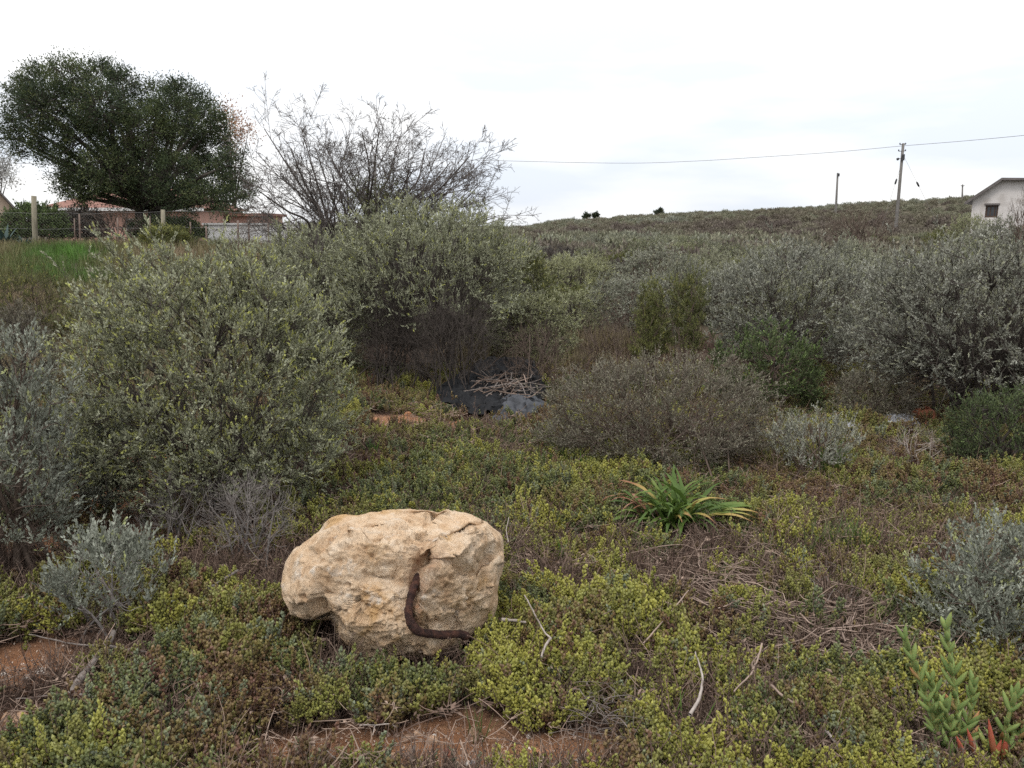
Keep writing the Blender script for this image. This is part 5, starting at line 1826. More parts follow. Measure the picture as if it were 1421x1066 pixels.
def sprout(P, Rr, m, t0, lmul, ang, k, rmul, rng, upb):
    n, kk, _ = P.shape
    plen = np.linalg.norm(np.diff(P, axis=1), axis=2).sum(1)
    par = np.repeat(np.arange(n), m)
    t = rng.uniform(t0, 0.98, n * m)
    f = t * (kk - 1)
    i = np.minimum(f.astype(int), kk - 2)
    b = P[par, i] + (P[par, i + 1] - P[par, i]) * (f - i)[:, None]
    tg = unit(P[par, i + 1] - P[par, i])
    rv = rng.normal(size=(n * m, 3))
    rv = unit(rv - tg * np.sum(rv * tg, 1, keepdims=True))
    a_ = rng.uniform(*ang, n * m)[:, None]
    d = unit(tg * np.cos(a_) + rv * np.sin(a_) + np.array([0, 0, upb]))
    L = (plen[par] * lmul * rng.uniform(0.55, 1.25, n * m) * (1.15 - 0.6 * t))[:, None]
    mid = b + d * L * 0.5 + rng.normal(0, 0.03, (n * m, 3)) * L
    e = b + unit(d + rng.normal(0, 0.12, (n * m, 3)) + np.array([0, 0, upb])) * L
    C = bezier(b, mid, e, k)
    r0 = Rr[par, i] * rmul
    return C, r0[:, None] * np.linspace(1, 0.45, k)[None]


P, Rr = levels[0]
for m, t0, lm, an_, k, rm, ub in [(11, 0.25, 0.36, (0.45, 1.0), 6, 0.5, 0.05), (7, 0.1, 0.50, (0.45, 1.05), 4, 0.5, 0.02), (5, 0.08, 0.5, (0.5, 1.1), 3, 0.65, 0.03), (3, 0.1, 0.5, (0.6, 1.3), 2, 0.8, 0.02)]:
    P, Rr = sprout(P, Rr, m, t0, lm, an_, k, rm, rng, ub)
    levels.append((P, np.maximum(Rr * 0.85, 0.0022)))
for nm, lv, sd_ in (('trunk', levels[:1], 7), ('crown', levels[1:], 4)):
    mb = MB()
    for li, (P, Rr) in enumerate(lv):
        if P.shape[1] == 2:
            ln_ = np.linalg.norm(P[:, 1] - P[:, 0], axis=1)
            V, F = leaves(P[:, 0], P[:, 1] - P[:, 0], ln_, 0.0045, rng, fold=0.1)
        else:
            V, F = tubes(P, Rr, sd_ if li < 2 else 3)
        mb.add(V, F, 0, smooth=True)
    mb.build(nm, M['bark_grey'], tree, kind='stuff' if nm == 'crown' else None)
# small olive leafy clump low in the tree
mb = MB()
c = at(530, 285, TY - 0.3) - tb
n = 2600
u = rng.normal(0, 1, (n, 3)) * np.array([0.22, 0.25, 0.20])
V, F = leaves(c + u, rng.normal(size=(n, 3)) + np.array([0, 0, .8]), rng.uniform(0.03, 0.055, n), rng.uniform(0.009, 0.015, n), rng)
mb.add(V, F, 0, np.repeat(np.clip(rng.normal(.5, .2, n), 0, 1), 4))
mb.build('foliage', M['leaf_olive'], tree, kind='stuff', label='small olive leafy clump low in the bare branches')


# ------------------------------------------------------------------ leafy trees
def leafy_tree(name, lumps, Y, trunkpx, mat, label, seed, nleaf, leafsz, ydepth, trunk_r=0.2, spread=1.0, rleaf=0.6, nforks=5, shell=0.55, yoff=None):
    """lumps: (px, py, radius px). each becomes a leafy mass with twigs at its own distance"""
    rng = np.random.default_rng(seed)
    q = at(trunkpx[0], trunkpx[1], Y)
    q[2] = gz(q[0], q[1])
    root = empty(name, q, label, 'tree')
    s = Y / FPX / math.cos(PITCH)
    C, Rd = [], []
    for px, py, r in lumps:
        y = Y + (rng.uniform(-1, 1) * ydepth)
        C.append(at(px, py, y) - q)
        Rd.append(r * s * y / Y * 0.9)
    C, Rd = np.array(C), np.array(Rd)
    # trunk and limbs
    n = len(C)
    hub = np.array([0, 0, max(0.25 * C[:, 2].mean(), 0.4)])
    mb = MB()
    nst = nforks
    az = rng.uniform(0, 6.28, nst)
    st = np.stack([np.cos(az) * trunk_r * 0.5, np.sin(az) * trunk_r * 0.5, np.full(nst, -0.2)], 1)
    en = np.stack([np.cos(az) * 0.5, np.sin(az) * 0.5, np.full(nst, hub[2] * 1.5)], 1) * spread
    V, F = tubes(bezier(st, (st + en) / 2 + rng.normal(0, 0.1 * trunk_r, (nst, 3)), en, 6), np.linspace(trunk_r, trunk_r * 0.6, 6)[None], 8)
    mb.add(V, F, 0, smooth=True)
    lim0 = en[rng.integers(0, nst, n)]
    V, F = tubes(bezier(lim0, (lim0 + C) / 2 + np.array([0, 0, 0.1]) * Rd[:, None] + rng.normal(0, 0.2, (n, 3)) * Rd[:, None], C, 7), np.linspace(trunk_r * 0.5, trunk_r * 0.12, 7)[None], 5)
    mb.add(V, F, 0, smooth=True)
    mb.build('trunk', M['twig_dark'], root)
    cr_ = MB()
    wgt = Rd ** 2 / np.sum(Rd ** 2)
    for i in range(n):
        ns = int(nleaf * wgt[i] / 26)
        if ns < 2:
            continue
        u = unit(rng.normal(size=(ns, 3)) + np.array([0, 0, 0.25]))
        lm = 0.75 + 0.5 * fbm(u * 2.3 + i * 3, 2, seed + i)
        k = rng.uniform(shell, 1.0, ns) * (0.55 + 0.9 * fbm(u * 3.1 + i * 3, 3, seed + i))
        tipp_ = C[i] + u * (Rd[i] * k)[:, None] * np.array([1, 1, 0.82])
        b0 = C[i] + (tipp_ - C[i]) * rng.uniform(0.35, 0.7, ns)[:, None]
        V, F = tubes(np.stack([b0, tipp_], 1), np.array([[0.014, 0.006]]) * (Y / 32), 3)
        cr_.add(V, F, 1)
        per = 26
        si = np.repeat(np.arange(ns), per)
        spray = rleaf * rng.uniform(0.6, 1.2, ns)
        off = np.clip(rng.normal(0, 1, (ns * per, 3)), -1.35, 1.35) * (spray[si] * 0.36)[:, None] + u[si] * (spray[si] * rng.uniform(-0.7, 0.7, ns * per))[:, None]
        dv = u[si] * 0.6 + rng.normal(0, 0.6, (ns * per, 3)) + np.array([0, 0, 0.35])
        V, F = leaves(tipp_[si] + off, dv, leafsz[0] * rng.uniform(0.6, 1.3, ns * per), leafsz[1] * rng.uniform(0.7, 1.3, ns * per), rng)
        tn = np.clip(0.5 + rng.normal(0, 0.2, ns)[si] + rng.normal(0, 0.15, ns * per) + rng.normal(0, 0.16), 0, 1)
        young = np.where((rng.uniform(size=ns) < 0.12)[si], rng.uniform(0.2, 0.8, ns * per), 0)
        cr_.add(V, F, 0, np.repeat(tn, 4), np.repeat(young, 4))
    cr_.build('crown', [mat, M['twig_dark']], root, kind='stuff')
    return root


LUMPS = [(60, 118, 36), (98, 108, 34), (140, 112, 34), (170, 118, 28), (35, 138, 30), (28, 170, 30), (18, 190, 22), (58, 150, 40), (100, 150, 44), (140, 150, 42), (180, 145, 30), (222, 132, 26), (250, 135, 28), (275, 145, 26),
         (240, 165, 40), (280, 175, 34), (300, 170, 22), (205, 180, 42), (165, 190, 46), (120, 190, 44), (70, 195, 34), (45, 210, 26), (85, 220, 24), (240, 205, 48), (290, 210, 40), (320, 230, 28), (330, 262, 28), (322, 280, 26),
         (285, 250, 44), (240, 250, 46), (195, 235, 46), (150, 235, 40), (115, 245, 34), (85, 255, 22), (130, 262, 30), (165, 266, 34), (205, 268, 36), (250, 275, 34), (285, 280, 30), (110, 275, 20)]
M['bark'] = M['twig_dark']
leafy_tree('evergreen_tree', LUMPS, 32.0, (203, 333), M['leaf_tree'], 'big dense dark green wattle-like tree with a rounded crown behind the wire fence', 81, 125000, (0.10, 0.039), 2.8, trunk_r=0.28, rleaf=0.34, nforks=4, shell=0.72)
leafy_tree('russet_tree', [(318, 165, 18), (330, 188, 16), (345, 180, 10), (322, 205, 14), (308, 150, 8)], 50.0, (322, 330), M['leaf_rust'], 'thin pale tree with rusty leaves showing past the crown of the big dark tree', 82, 1500, (0.16, 0.07), 1.0, trunk_r=0.12, rleaf=0.9, nforks=2)
leafy_tree('pale_tree', [(4, 232, 16), (10, 250, 12), (-8, 240, 22), (6, 215, 10)], 60.0, (-5, 320), M['leaf_pale'], 'pale greyish tree above the beige gable at the picture edge', 83, 1600, (0.2, 0.08), 1.0, trunk_r=0.14, rleaf=1.0, nforks=2)
for px, py, r, lab, sd_ in [(814, 301, 5, 'small dark tree on the skyline, paler twin close beside it', 84), (827, 300, 4.5, 'thin ragged little tree on the skyline beside a denser one', 85), (915, 295.5, 6, 'lone round dark tree standing on the skyline', 86)]:
    gpt = at(px, py + r + 3, 230.0)
    leafy_tree('skyline_tree', [(px - r * .4, py, r * .7), (px + r * .4, py - r * .2, r * .65), (px + r * .1, py - r * .55, r * .5)], 230.0, (px, py + r + 6), M['leaf_far_tree'], lab, sd_, 1000, (0.5, 0.25), 0.4, trunk_r=0.2, rleaf=0.45, nforks=2)

# shrubs and plants along the fence
put_shrub('garden_shrub', 22, 100, 290, 345, 'leaf_green', 'twig_brown', 'dark green garden shrub behind the thick wooden fence post', seed=91, Y=29, n1=14, n2=90, n3=420, shoots=5, per=8, leaf=(0.10, 0.045), shoot_len=(0.15, 0.3), stem_r=0.03, spread=0.3)
twig_shrub('dead_shrub', 120, 215, 282, 335, 'twig_brown', 'brown leafless garden shrub against the pink house wall', 92, Y=30, n1=24, n2=120, n3=450, stem_r=0.022, spread=0.4)
put_shrub('garden_shrub', 205, 270, 318, 345, 'leaf_olive', 'twig_brown', 'olive weeds along the foot of the wire fence', seed=93, Y=26.5, n1=14, n2=60, n3=260, shoots=5, per=7, leaf=(0.08, 0.03), shoot_len=(0.12, 0.25), stem_r=0.015, spread=0.5)


put_shrub('garden_shrub', 90, 152, 293, 340, 'leaf_purple', 'twig_brown', 'dull brownish garden shrub against the pink wall beside the green one', seed=96, Y=30.5, n1=16, n2=90, n3=380, shoots=5, per=7, leaf=(0.09, 0.035), shoot_len=(0.12, 0.25), stem_r=0.02, spread=0.4)
put_shrub('garden_shrub', 186, 292, 303, 340, 'leaf_green', 'twig_dark', 'dark green undergrowth bush round the trunk of the big dark tree', seed=97, Y=31.0, n1=16, n2=90, n3=420, shoots=5, per=7, leaf=(0.09, 0.035), shoot_len=(0.12, 0.25), stem_r=0.02, spread=0.6, depth=0.5)

def agave(px, py, Y, rpx, label, seed, n=26):
    rng = np.random.default_rng(seed)
    q = at(px, py, Y)
    q[2] = gz(q[0], q[1])
    root = empty('agave', q, label, 'agave')
    L = rpx * Y / FPX
    for i in range(n):
        mb = MB()
        az = i * 2.4
        strap(mb, np.array([0, 0, 0.02]), az, rng.uniform(0.35, 1.35), L * rng.uniform(0.85, 1.15), L * 0.16, rng.uniform(0.0, 0.4), rng, tone=0.5, k=6)
        mb.build('leaf', M['agave_leaf'], root)


M['agave_leaf'] = leaf_mat('agave_leaf', [(0.0, (0.03, 0.055, 0.05)), (1.0, (0.07, 0.11, 0.095))], (0.1, 0.12, 0.1), trans=0.05, rough=0.45)
agave(8, 345, 27.0, 32, 'bluish green agave at the edge of the picture before the fence', 94)
agave(34, 346, 26.5, 18, 'smaller agave touching the thick wooden fence post', 95, 18)

# ------------------------------------------------------------------ fence
M['post_wood'] = surf_mat('post_wood', [(0.3, (0.16, 0.14, 0.10)), (0.7, (0.28, 0.25, 0.18))], 6, 0.9, bump=0.4, stretch=(4, 4, 0.4))
M['post_steel'] = surf_mat('post_steel', [(0.3, (0.10, 0.065, 0.05)), (0.7, (0.2, 0.15, 0.12))], 5, 0.7)
M['wire'] = surf_mat('wire', [(0.3, (0.16, 0.15, 0.145)), (0.7, (0.28, 0.27, 0.26))], 3, 0.6, metal=0.3)
FY = 27.0


def fp_at(px):
    p = at(px, 330, FY)
    p[2] = gz(p[0], p[1])
    return p


f0, f1 = fp_at(-40), fp_at(372)
fence = empty('wire_fence', f0, 'sagging chain-link fence on wooden and rusty posts in front of the houses', 'fence')
for px, top, r, mt in [(47, 272, 0.085, 'post_wood'), (226, 291, 0.07, 'post_wood'), (110, 297, 0.028, 'post_steel'), (103, 303, 0.02, 'post_steel'), (208, 300, 0.02, 'post_steel'), (286, 314, 0.03, 'post_steel'), (330, 306, 0.035, 'post_steel'),
                       (345, 305, 0.03, 'post_steel'), (163, 302, 0.025, 'post_steel'), (-20, 290, 0.05, 'post_wood'), (372, 310, 0.03, 'post_steel'), (264, 308, 0.025, 'post_steel')]:
    p = fp_at(px)
    t = at(px, top, FY)
    mb = MB()
    V, F = tubes(np.array([[p - f0 - [0, 0, 0.3], (p + t) / 2 - f0, t - f0]]), np.array([[r * 1.05, r, r * 0.95]]), 10)
    mb.add(V, F, smooth=True)
    mb.F.append(np.array([list(range(20, 30))]))
    mb.M.append(np.zeros(1))
    mb.S.append(np.zeros(1, bool))
    mb.build('post', M[mt], fence)
xs = np.linspace(f0[0], f1[0], 60)
zg = terrain(xs, np.full(60, FY))
for hz in (0.15, 0.7, 1.22):
    sag = 0.03 * np.abs(np.sin(xs * 1.9)) + 0.03 * np.sin(xs * 0.7)
    P = np.stack([xs, np.full(60, FY), zg + hz - sag], 1) - f0
    V, F = tubes(P[None], np.full((1, 60), 0.003), 4)
    mb = MB()
    mb.add(V, F)
    mb.build('strand', M['wire'], fence)
# the chain-link netting: crossing diagonal wires
mb = MB()
pitch = 0.11
st_ = np.arange(f0[0] - 1.2, f1[0], pitch)
A, B = [], []
for x0 in st_:
    for dr in (1, -1):
        xa, xb = (x0, x0 + 1.1) if dr > 0 else (x0 + 1.1, x0)
        if min(xa, xb) < f0[0] or max(xa, xb) > f1[0]:
            continue
        A.append([xa, FY + 0.004 * dr, gz(xa, FY) + 0.1])
        B.append([xb, FY + 0.004 * dr, gz(xb, FY) + 1.2])
A, B = np.array(A), np.array(B)
V, F = tubes(np.stack([A, B], 1) - f0, np.array([[0.0014, 0.0014]]), 3)
mb.add(V, F)
mb.build('netting', M['wire'], fence, kind='stuff')

# ------------------------------------------------------------------ houses
def wall_mat(name, col, dirt=(0.35, 0.28, 0.22), sc=1.2):
    return surf_mat(name, [(0.28, tuple(c * 0.8 * 0.6 + d * 0.4 * 0.8 for c, d in zip(col, dirt))), (0.5, col), (0.75, tuple(min(1, c * 1.12) for c in col))], sc, 0.9, bump=0.15, bscale=20)


M['wall_white'] = wall_mat('wall_white', (0.58, 0.54, 0.51))
M['wall_pink'] = wall_mat('wall_pink', (0.46, 0.27, 0.21))
M['wall_beige'] = wall_mat('wall_beige', (0.42, 0.33, 0.255))
M['roof_red'] = surf_mat('roof_red', [(0.3, (0.17, 0.08, 0.06)), (0.7, (0.27, 0.14, 0.105))], 3, 0.85)
M['roof_grey'] = surf_mat('roof_grey', [(0.3, (0.30, 0.30, 0.32)), (0.7, (0.42, 0.42, 0.45))], 2, 0.5)
M['fascia'] = surf_mat('fascia', [(0.3, (0.10, 0.085, 0.08)), (0.7, (0.17, 0.15, 0.14))], 4, 0.7)
M['fascia_white'] = surf_mat('fascia_white', [(0.3, (0.6, 0.58, 0.56)), (0.7, (0.75, 0.74, 0.72))], 4, 0.7)
M['frame_brown'] = surf_mat('frame_brown', [(0.3, (0.06, 0.038, 0.028)), (0.7, (0.10, 0.065, 0.048))], 6, 0.7)
M['glass'] = surf_mat('window_glass', [(0.3, (0.02, 0.022, 0.025)), (0.7, (0.05, 0.052, 0.056))], 2, 0.12, spec=0.6)
M['garage_door'] = surf_mat('garage_door', [(0.3, (0.12, 0.06, 0.035)), (0.7, (0.2, 0.1, 0.06))], 4, 0.7)


def prism(mb, prof, y0, y1, mat=0, close=True):
    """extrude an x-z outline between two depths"""
    prof = np.asarray(prof, float)
    n = len(prof)
    V = np.concatenate([np.stack([prof[:, 0], np.full(n, y0), prof[:, 1]], 1), np.stack([prof[:, 0], np.full(n, y1), prof[:, 1]], 1)])
    mb.add(V, [[i, (i + 1) % n, n + (i + 1) % n, n + i] for i in range(n)], mat)
    mb.add(V[:n], [list(range(n))[::-1]], mat)
    mb.add(V[n:], [list(range(n))], mat)


def hx(px, py, Y):
    p = at(px, py, Y)
    return p[0], p[2]


# white house on the rise, its gable turned towards the road
HY, HROT = 46.0, R(-38)
hc = at(1350, 277, HY)
gzb = min(gz(hc[0], HY), gz(hc[0] + 8, HY - 3)) - 0.8
q = np.array([hc[0], HY, gzb])
HD = np.array([math.cos(HROT), math.sin(HROT), 0.0])
HN = np.array([-math.sin(HROT), math.cos(HROT), 0.0])


def hw(px, py):
    """photo pixel -> (along the gable wall, height) in the house's own axes"""
    d = ray(px, py)
    t = np.dot(q - CAM, HN) / np.dot(d, HN)
    p = CAM + d * t - q
    return float(np.dot(p, HD)), float(p[2])


house = empty('house', q, 'white plastered house with a low grey roof at the edge of the scrub', 'house', rz=HROT)
xl, zl = hw(1350, 277)
xa, za = hw(1391, 250.5)
xr, zr = hw(1540, 252)
wx0, wz0 = hw(1368, 285)
wx1, _ = hw(1386, 285)
wz1 = hw(1368, 302)[1]
t_ = 0.25


def roofz(x):
    return zl + (za - zl) * (x - xl) / (xa - xl) if x < xa else za + (zr - za) * (x - xa) / (xr - xa)


mb = MB()
pieces = [[(xl, 0), (wx0, 0), (wx0, roofz(wx0)), (xl, zl)], [(wx0, 0), (wx1, 0), (wx1, wz1), (wx0, wz1)], [(wx0, wz0), (wx1, wz0), (wx1, roofz(wx1)), (wx0, roofz(wx0))],
          [(wx1, 0), (xa, 0), (xa, za), (wx1, roofz(wx1))], [(xa, 0), (xr, 0), (xr, zr), (xa, za)]]
for pc in pieces:
    prism(mb, pc, 0, t_)
prism(mb, [(0, 0), (0.25, 0), (0.25, zl), (0, zl)], t_ + 0.002, 9.0)
prism(mb, [(xr - 0.25, 0), (xr, 0), (xr, zr), (xr - 0.25, zr)], t_ + 0.002, 9.0)
mb.build('wall', M['wall_white'], house)
win = MB()
fw = 0.09
for lo, hi in (((wx0, 0.10, wz1), (wx0 + fw, 0.18, wz0)), ((wx1 - fw, 0.10, wz1), (wx1, 0.18, wz0)), ((wx0 + fw, 0.10, wz0 - fw), (wx1 - fw, 0.18, wz0)), ((wx0 + fw, 0.10, wz1), (wx1 - fw, 0.18, wz1 + fw)),
               ((wx0 + (wx1 - wx0) * .33, 0.11, wz1 + fw), (wx0 + (wx1 - wx0) * .33 + 0.06, 0.17, wz0 - fw)), ((wx0 + (wx1 - wx0) * .66, 0.11, wz1 + fw), (wx0 + (wx1 - wx0) * .66 + 0.06, 0.17, wz0 - fw))):
    box(win, lo, hi)
wo = win.build('window', M['frame_brown'], house)
mb = MB()
box(mb, (wx0 + 0.01, 0.135, wz1 + 0.01), (wx1 - 0.01, 0.145, wz0 - 0.01))
mb.build('pane', M['glass'], wo)
mb = MB()
box(mb, (wx0 - 0.06, -0.05, wz0 + 0.002), (wx1 + 0.06, -0.003, wz0 + 0.10))
mb.build('lintel', M['fascia'], house)
mb = MB()
ov = 0.35
dzl = (za - zl) / (xa - xl)
dzr = (zr - za) / (xr - xa)
prism(mb, [(-ov, zl - ov * dzl + 0.02), (xa, za + 0.02), (xr + ov, zr + ov * dzr + 0.02), (xr + ov, zr + ov * dzr + 0.12), (xa, za + 0.13), (-ov, zl - ov * dzl + 0.12)], -0.3, 9.3)
rf = mb.build('roof', M['roof_grey'], house)
mb = MB()
prism(mb, [(-ov, zl - ov * dzl - 0.05), (xa, za - 0.05), (xa, za + 0.135), (-ov, zl - ov * dzl + 0.125)], -0.34, -0.302)
prism(mb, [(xa, za + 0.0), (xr + ov, zr + ov * dzr + 0.0), (xr + ov, zr + ov * dzr + 0.125), (xa, za + 0.135)], -0.34, -0.302)
mb.build('fascia', M['fascia'], rf)

# pink house behind the big tree
PY = 44.0
x0, z0 = hx(62, 290, PY)
x1, _ = hx(276, 290, PY)
zg_ = gz(x0, PY)
q = np.array([x0, PY, zg_ - 0.2])
ph = empty('house', q, 'pink house with a red tiled hip roof behind the big dark tree', 'house')
wallh = z0 - q[2]
Lx = x1 - x0
ops = [hx(172, 300, PY)[0] - x0, hx(186, 300, PY)[0] - x0, hx(232, 300, PY)[0] - x0, hx(252, 300, PY)[0] - x0]
wb, wt = hx(0, 325, PY)[1] - q[2], hx(0, 303, PY)[1] - q[2]
mb = MB()
edges_ = [0, ops[0], ops[1], ops[2], ops[3], Lx]
for i in range(5):
    a_, b_ = edges_[i], edges_[i + 1]
    if i in (1, 3):
        prism(mb, [(a_, 0), (b_, 0), (b_, wb), (a_, wb)], 0, 0.25)
        prism(mb, [(a_, wt), (b_, wt), (b_, wallh), (a_, wallh)], 0, 0.25)
    else:
        prism(mb, [(a_, 0), (b_, 0), (b_, wallh), (a_, wallh)], 0, 0.25)
prism(mb, [(0, 0), (0.25, 0), (0.25, wallh), (0, wallh)], 0.252, 7)
prism(mb, [(Lx - 0.25, 0), (Lx, 0), (Lx, wallh), (Lx - 0.25, wallh)], 0.252, 7)
mb.build('wall', M['wall_pink'], ph)
for i in (0, 2):
    a_, b_ = ops[i], ops[i + 1]
    mb = MB()
    for lo, hi in (((a_, .1, wb), (a_ + .07, .17, wt)), ((b_ - .07, .1, wb), (b_, .17, wt)), ((a_ + .07, .1, wb), (b_ - .07, .17, wb + .07)), ((a_ + .07, .1, wt - .07), (b_ - .07, .17, wt))):
        box(mb, lo, hi)
    wo = mb.build('window', M['fascia_white'], ph)
    mb = MB()
    box(mb, (a_ + .01, .13, wb + .01), (b_ - .01, .14, wt - .01))
    mb.build('pane', M['glass'], wo)
mb = MB()
ry = 1.25
V = np.array([[-.4, -.4, wallh + .02], [Lx + .4, -.4, wallh + .02], [Lx + .4, 7.4, wallh + .02], [-.4, 7.4, wallh + .02], [2.2, 3.5, wallh + ry], [Lx - 2.2, 3.5, wallh + ry]])
mb.add(V[[0, 1, 5, 4]], [[0, 1, 2, 3]])
mb.add(V[[2, 3, 4, 5]], [[0, 1, 2, 3]])
mb.add(V[[1, 2, 5]], [[0, 1, 2]])
mb.add(V[[3, 0, 4]], [[0, 1, 2]])
mb.add(V[[0, 3, 2, 1]], [[0, 1, 2, 3]])
rf = mb.build('roof', M['roof_red'], ph)
mb = MB()
box(mb, (-.42, -.46, wallh - .12), (Lx + .42, -.405, wallh + .05))
mb.build('fascia', M['fascia_white'], rf)
# second lower gable of the pink house
# beige house at the picture edge
BY = 40.0
xa, za = hx(-28, 240, BY)
xe, ze = hx(20, 291, BY)
zgb = gz(xe, BY) - 0.2
q = np.array([xa, BY, zgb])
bh = empty('house', q, 'beige house gable with a sloping roof edge at the picture edge', 'house')
BR = R(36)
kx = xe / BY
hw = (kx * BY - xa) / (math.cos(BR) - kx * math.sin(BR))
bh.rotation_euler = (0, 0, BR)
mb = MB()
prism(mb, [(-hw, 0), (hw, 0), (hw, ze - zgb), (0, za - zgb), (-hw, ze - zgb)], 0, 8)
mb.build('wall', M['wall_beige'], bh)
sl = (za - ze) / hw
mb = MB()
for sgn in (1, -1):
    prism(mb, [(0, za - zgb + .02), (sgn * (hw + .4), ze - zgb - .4 * sl + .02), (sgn * (hw + .4), ze - zgb - .4 * sl + .16), (0, za - zgb + .16)][::sgn], -.3, 8.3)
rf = mb.build('roof', M['fascia'], bh)
mb = MB()
box(mb, (hw * 0.45, -0.9, hx(0, 312, BY)[1] - zgb), (hw - 0.2, -0.003, hx(0, 306, BY)[1] - zgb))
mb.build('canopy', M['roof_red'], bh)
# long low white boundary wall and a rusty shed seen past the tree
WY = 38.0
xa, za = hx(282, 312, WY)
xb, _ = hx(420, 312, WY)
zgw = gz(xa, WY) - 0.3
q = np.array([xa, WY, zgw])
bw = empty('boundary_wall', q, 'low white boundary wall beyond the fence under the dark tree', 'wall')
bw['kind'] = 'thing'
mb = MB()
box(mb, (0, 0, 0), (xb - xa, 0.2, za - zgw))
mb.build('panel', M['fascia_white'], bw)
mb = MB()
box(mb, (-.05, -.05, za - zgw + .002), (xb - xa + .05, .25, za - zgw + .08))
mb.build('coping', M['fascia_white'], bw)
SY = 48.0
xa, za = hx(318, 300, SY)
xb, _ = hx(372, 300, SY)
zgs = gz(xa, SY) - 0.3
sh = empty('shed', (xa, SY, zgs), 'rusty orange shed with a flat roof behind the low white wall', 'shed')
mb = MB()
box(mb, (0, 0, 0), (xb - xa, 3, za - zgs))
mb.build('wall', M['wall_pink'], sh)
mb = MB()
box(mb, (-.2, -.3, za - zgs + .003), (xb - xa + .2, 3.3, za - zgs + .16))
mb.build('roof', M['roof_red'], sh)
mb = MB()
box(mb, (0.6, -0.04, 0.1), (1.6, -0.003, za - zgs - .4))
mb.build('door', M['garage_door'], sh)

# ------------------------------------------------------------------ utility poles and wires
M['pole'] = surf_mat('pole_wood', [(0.3, (0.11, 0.10, 0.09)), (0.7, (0.2, 0.185, 0.17))], 4, 0.85, stretch=(6, 6, 0.5))
M['iron'] = surf_mat('iron', [(0.3, (0.03, 0.03, 0.032)), (0.7, (0.07, 0.07, 0.072))], 4, 0.6)


def pole(px_b, py_b, px_t, py_t, Y, r, label, extra=()):
    """pole whose top shows at (px_t, py_t); its foot is carried down to the ground"""
    T = at(px_t, py_t, Y)
    B = at(px_b, py_b, Y)
    d = (B - T) / (B - T)[2]
    zg = gz(B[0], Y)
    B = T + d * (zg - 0.3 - T[2])
    root = empty('utility_pole', (B[0], B[1], zg), label, 'utility pole')
    o_ = np.array([B[0], B[1], zg])
    mb = MB()
    V, F = tubes(np.array([[B, (B + T) / 2, T]]) - o_, np.array([[r * 1.15, r, r * 0.85]]), 12)
    mb.add(V, F, smooth=True)
    mb.F.append(np.array([list(range(24, 36))]))
    mb.M.append(np.zeros(1))
    mb.S.append(np.zeros(1, bool))
    mb.build('post', M['pole'], root)
    return root, o_, T


PYY = 82.0
rp, o_, T1 = pole(1246, 284, 1253.5, 199, PYY, 0.15, 'tall leaning wooden utility pole with two stay wires and a lamp on the rise')
s = PYY / FPX
axis = unit((at(1246, 284, PYY) - T1)[None])[0]
for k, (dz, L) in enumerate([(2.0, 0.35), (10.5, 0.42)]):
    mb = MB()
    c = T1 + axis * dz * s - o_
    V, F = tubes(np.array([[c + [-L, -0.05, 0.02], c + [L * .6, -0.05, 0.05]]]), np.array([[0.035, 0.035]]), 6)
    mb.add(V, F)
    cr_ = mb.build('crossarm', M['iron'], rp)
    for sx in (-L, L * .6):
        mb = MB()
        V, F = tubes(np.array([[c + [sx, -0.05, 0.03], c + [sx, -0.05, 0.12], c + [sx, -0.05, 0.2]]]), np.array([[0.05, 0.07, 0.03]]), 8)
        mb.add(V, F, smooth=True)
        mb.build('insulator', M['iron'], cr_)
c = T1 + axis * 21 * s - o_
mb = MB()
V, F = tubes(np.array([[c, c + [-0.15, -0.02, 0.1], c + [-0.30, -0.03, 0.1]]]), np.array([[0.025, 0.025, 0.025]]), 6)
mb.add(V, F)
V, F = tubes(np.array([[c + [-0.28, -.03, .12], c + [-0.36, -.03, .08], c + [-0.50, -.03, .02], c + [-0.54, -.03, .0]]]), np.array([[0.05, 0.12, 0.13, 0.04]]), 10)
mb.add(V, F, smooth=True)
mb.build('street_light', M['iron'], rp)
mb = MB()
box(mb, c + [-0.14, -0.27, -0.1], c + [0.14, -0.155, 0.5])
mb.build('fuse_box', M['iron'], rp)
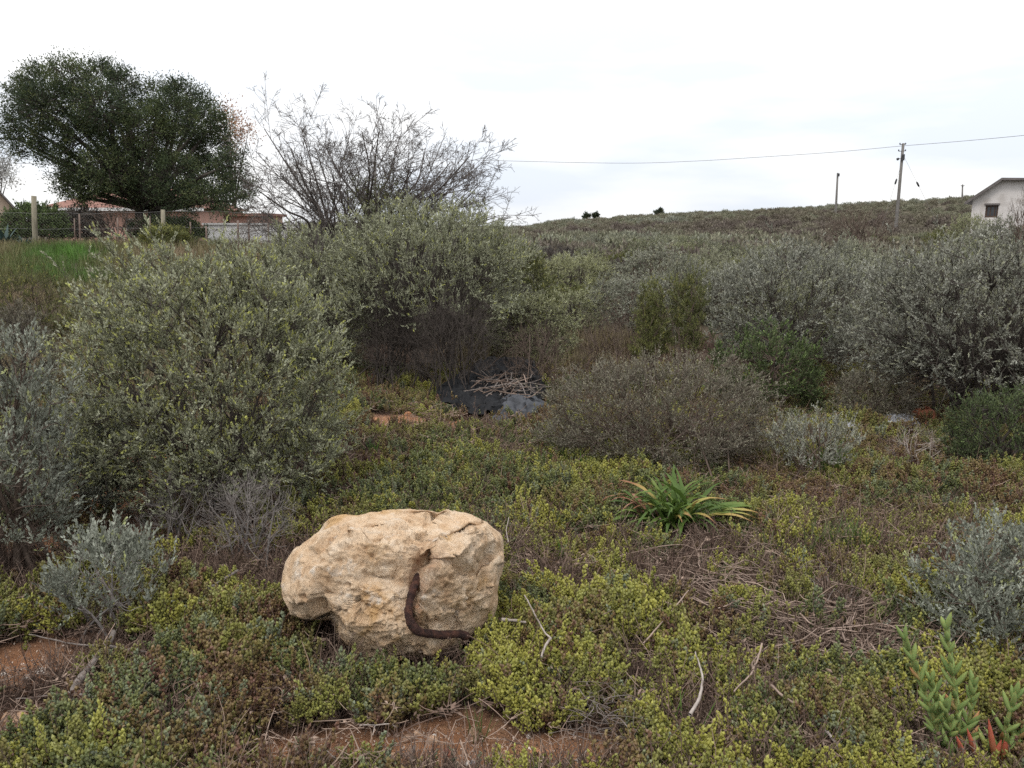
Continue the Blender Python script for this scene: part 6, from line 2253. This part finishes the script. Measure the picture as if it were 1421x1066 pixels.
for (a_, b_, f) in [((1249, 225), (1228, 287), 0.25), ((1262, 212), (1299, 283), 0.38)]:
    A = T1 + axis * ((a_[1] - 199) * s) - o_
    Bp = at(b_[0], b_[1], PYY)
    dirn = (Bp - o_) - A
    g = A + dirn * 1.25
    g[2] = gz(o_[0] + g[0], o_[1] + g[1]) - o_[2]
    V, F = tubes(np.array([[A, g]]), np.array([[0.011, 0.011]]), 5)
    mb = MB()
    mb.add(V, F)
    sw = mb.build('stay_wire', M['wire'], rp)
    m_ = A + (g - A) * f
    dd = unit((g - A)[None])[0]
    V, F = tubes(np.array([[m_ - dd * .3, m_ - dd * .2, m_, m_ + dd * .2, m_ + dd * .3]]), np.array([[.03, .09, .1, .09, .03]]), 8)
    mb = MB()
    mb.add(V, F, smooth=True)
    mb.build('insulator', M['iron'], sw)
rp2, o2, T2 = pole(1160, 290, 1162.5, 240, 125.0, 0.16, 'bare wooden utility pole standing alone on the hill crest')
mb = MB()
box(mb, T2 - o2 + [-0.1, -0.28, -0.55], T2 - o2 + [0.22, -0.17, -0.1])
mb.build('bracket', M['iron'], rp2)
rp3, o3, T3 = pole(1335, 282, 1335.8, 256, 165.0, 0.15, 'small far utility pole with a short crossarm near the white house')
mb = MB()
box(mb, T3 - o3 + [-0.45, -0.26, -0.35], T3 - o3 + [0.3, -0.17, -0.22])
mb.build('crossarm', M['iron'], rp3)
rp4, o4, T4 = pole(522, 300, 520, 214, 95.0, 0.13, 'utility pole hidden among the bare thorn tree branches')


def wire_through(name, pts, label, r=0.016):
    P = curve_through(np.array(pts), 14 * len(pts))
    q = P[0].copy()
    V, F = tubes((P - q)[None], np.full((1, len(P)), r), 5)
    mb = MB()
    mb.add(V, F)
    o = mb.build(name, M['wire'], None)
    o.location = q
    tag(o, label, 'overhead wire')


wire_through('overhead_wire', [at(520, 215.5, 95), at(600, 220, 93), at(690, 223, 91), at(860, 226.5, 88.5), at(960, 223.8, 87), at(1060, 217.8, 85), at(1160, 211, 83.5), at(1253, 202.5, PYY)], 'overhead wire sagging from the bare thorn tree to the tall leaning pole', 0.022)
wire_through('overhead_wire', [at(1253, 202.5, PYY), at(1340, 195.5, 76), at(1440, 186, 70), at(1600, 168, 62)], 'overhead wire running from the tall leaning pole over the white house', 0.022)
wire_through('overhead_wire', [at(520, 216, 95), at(440, 226, 90), at(345, 231.5, 84), at(200, 231, 76), at(40, 227, 68), at(-120, 220, 60)], 'overhead wire passing behind the big dark tree', 0.018)
wire_through('overhead_wire', [at(1335, 257, 165), at(1250, 268, 160), at(1162, 244, 125)][::2], 'thin wire between the two far poles', 0.008) if False else None
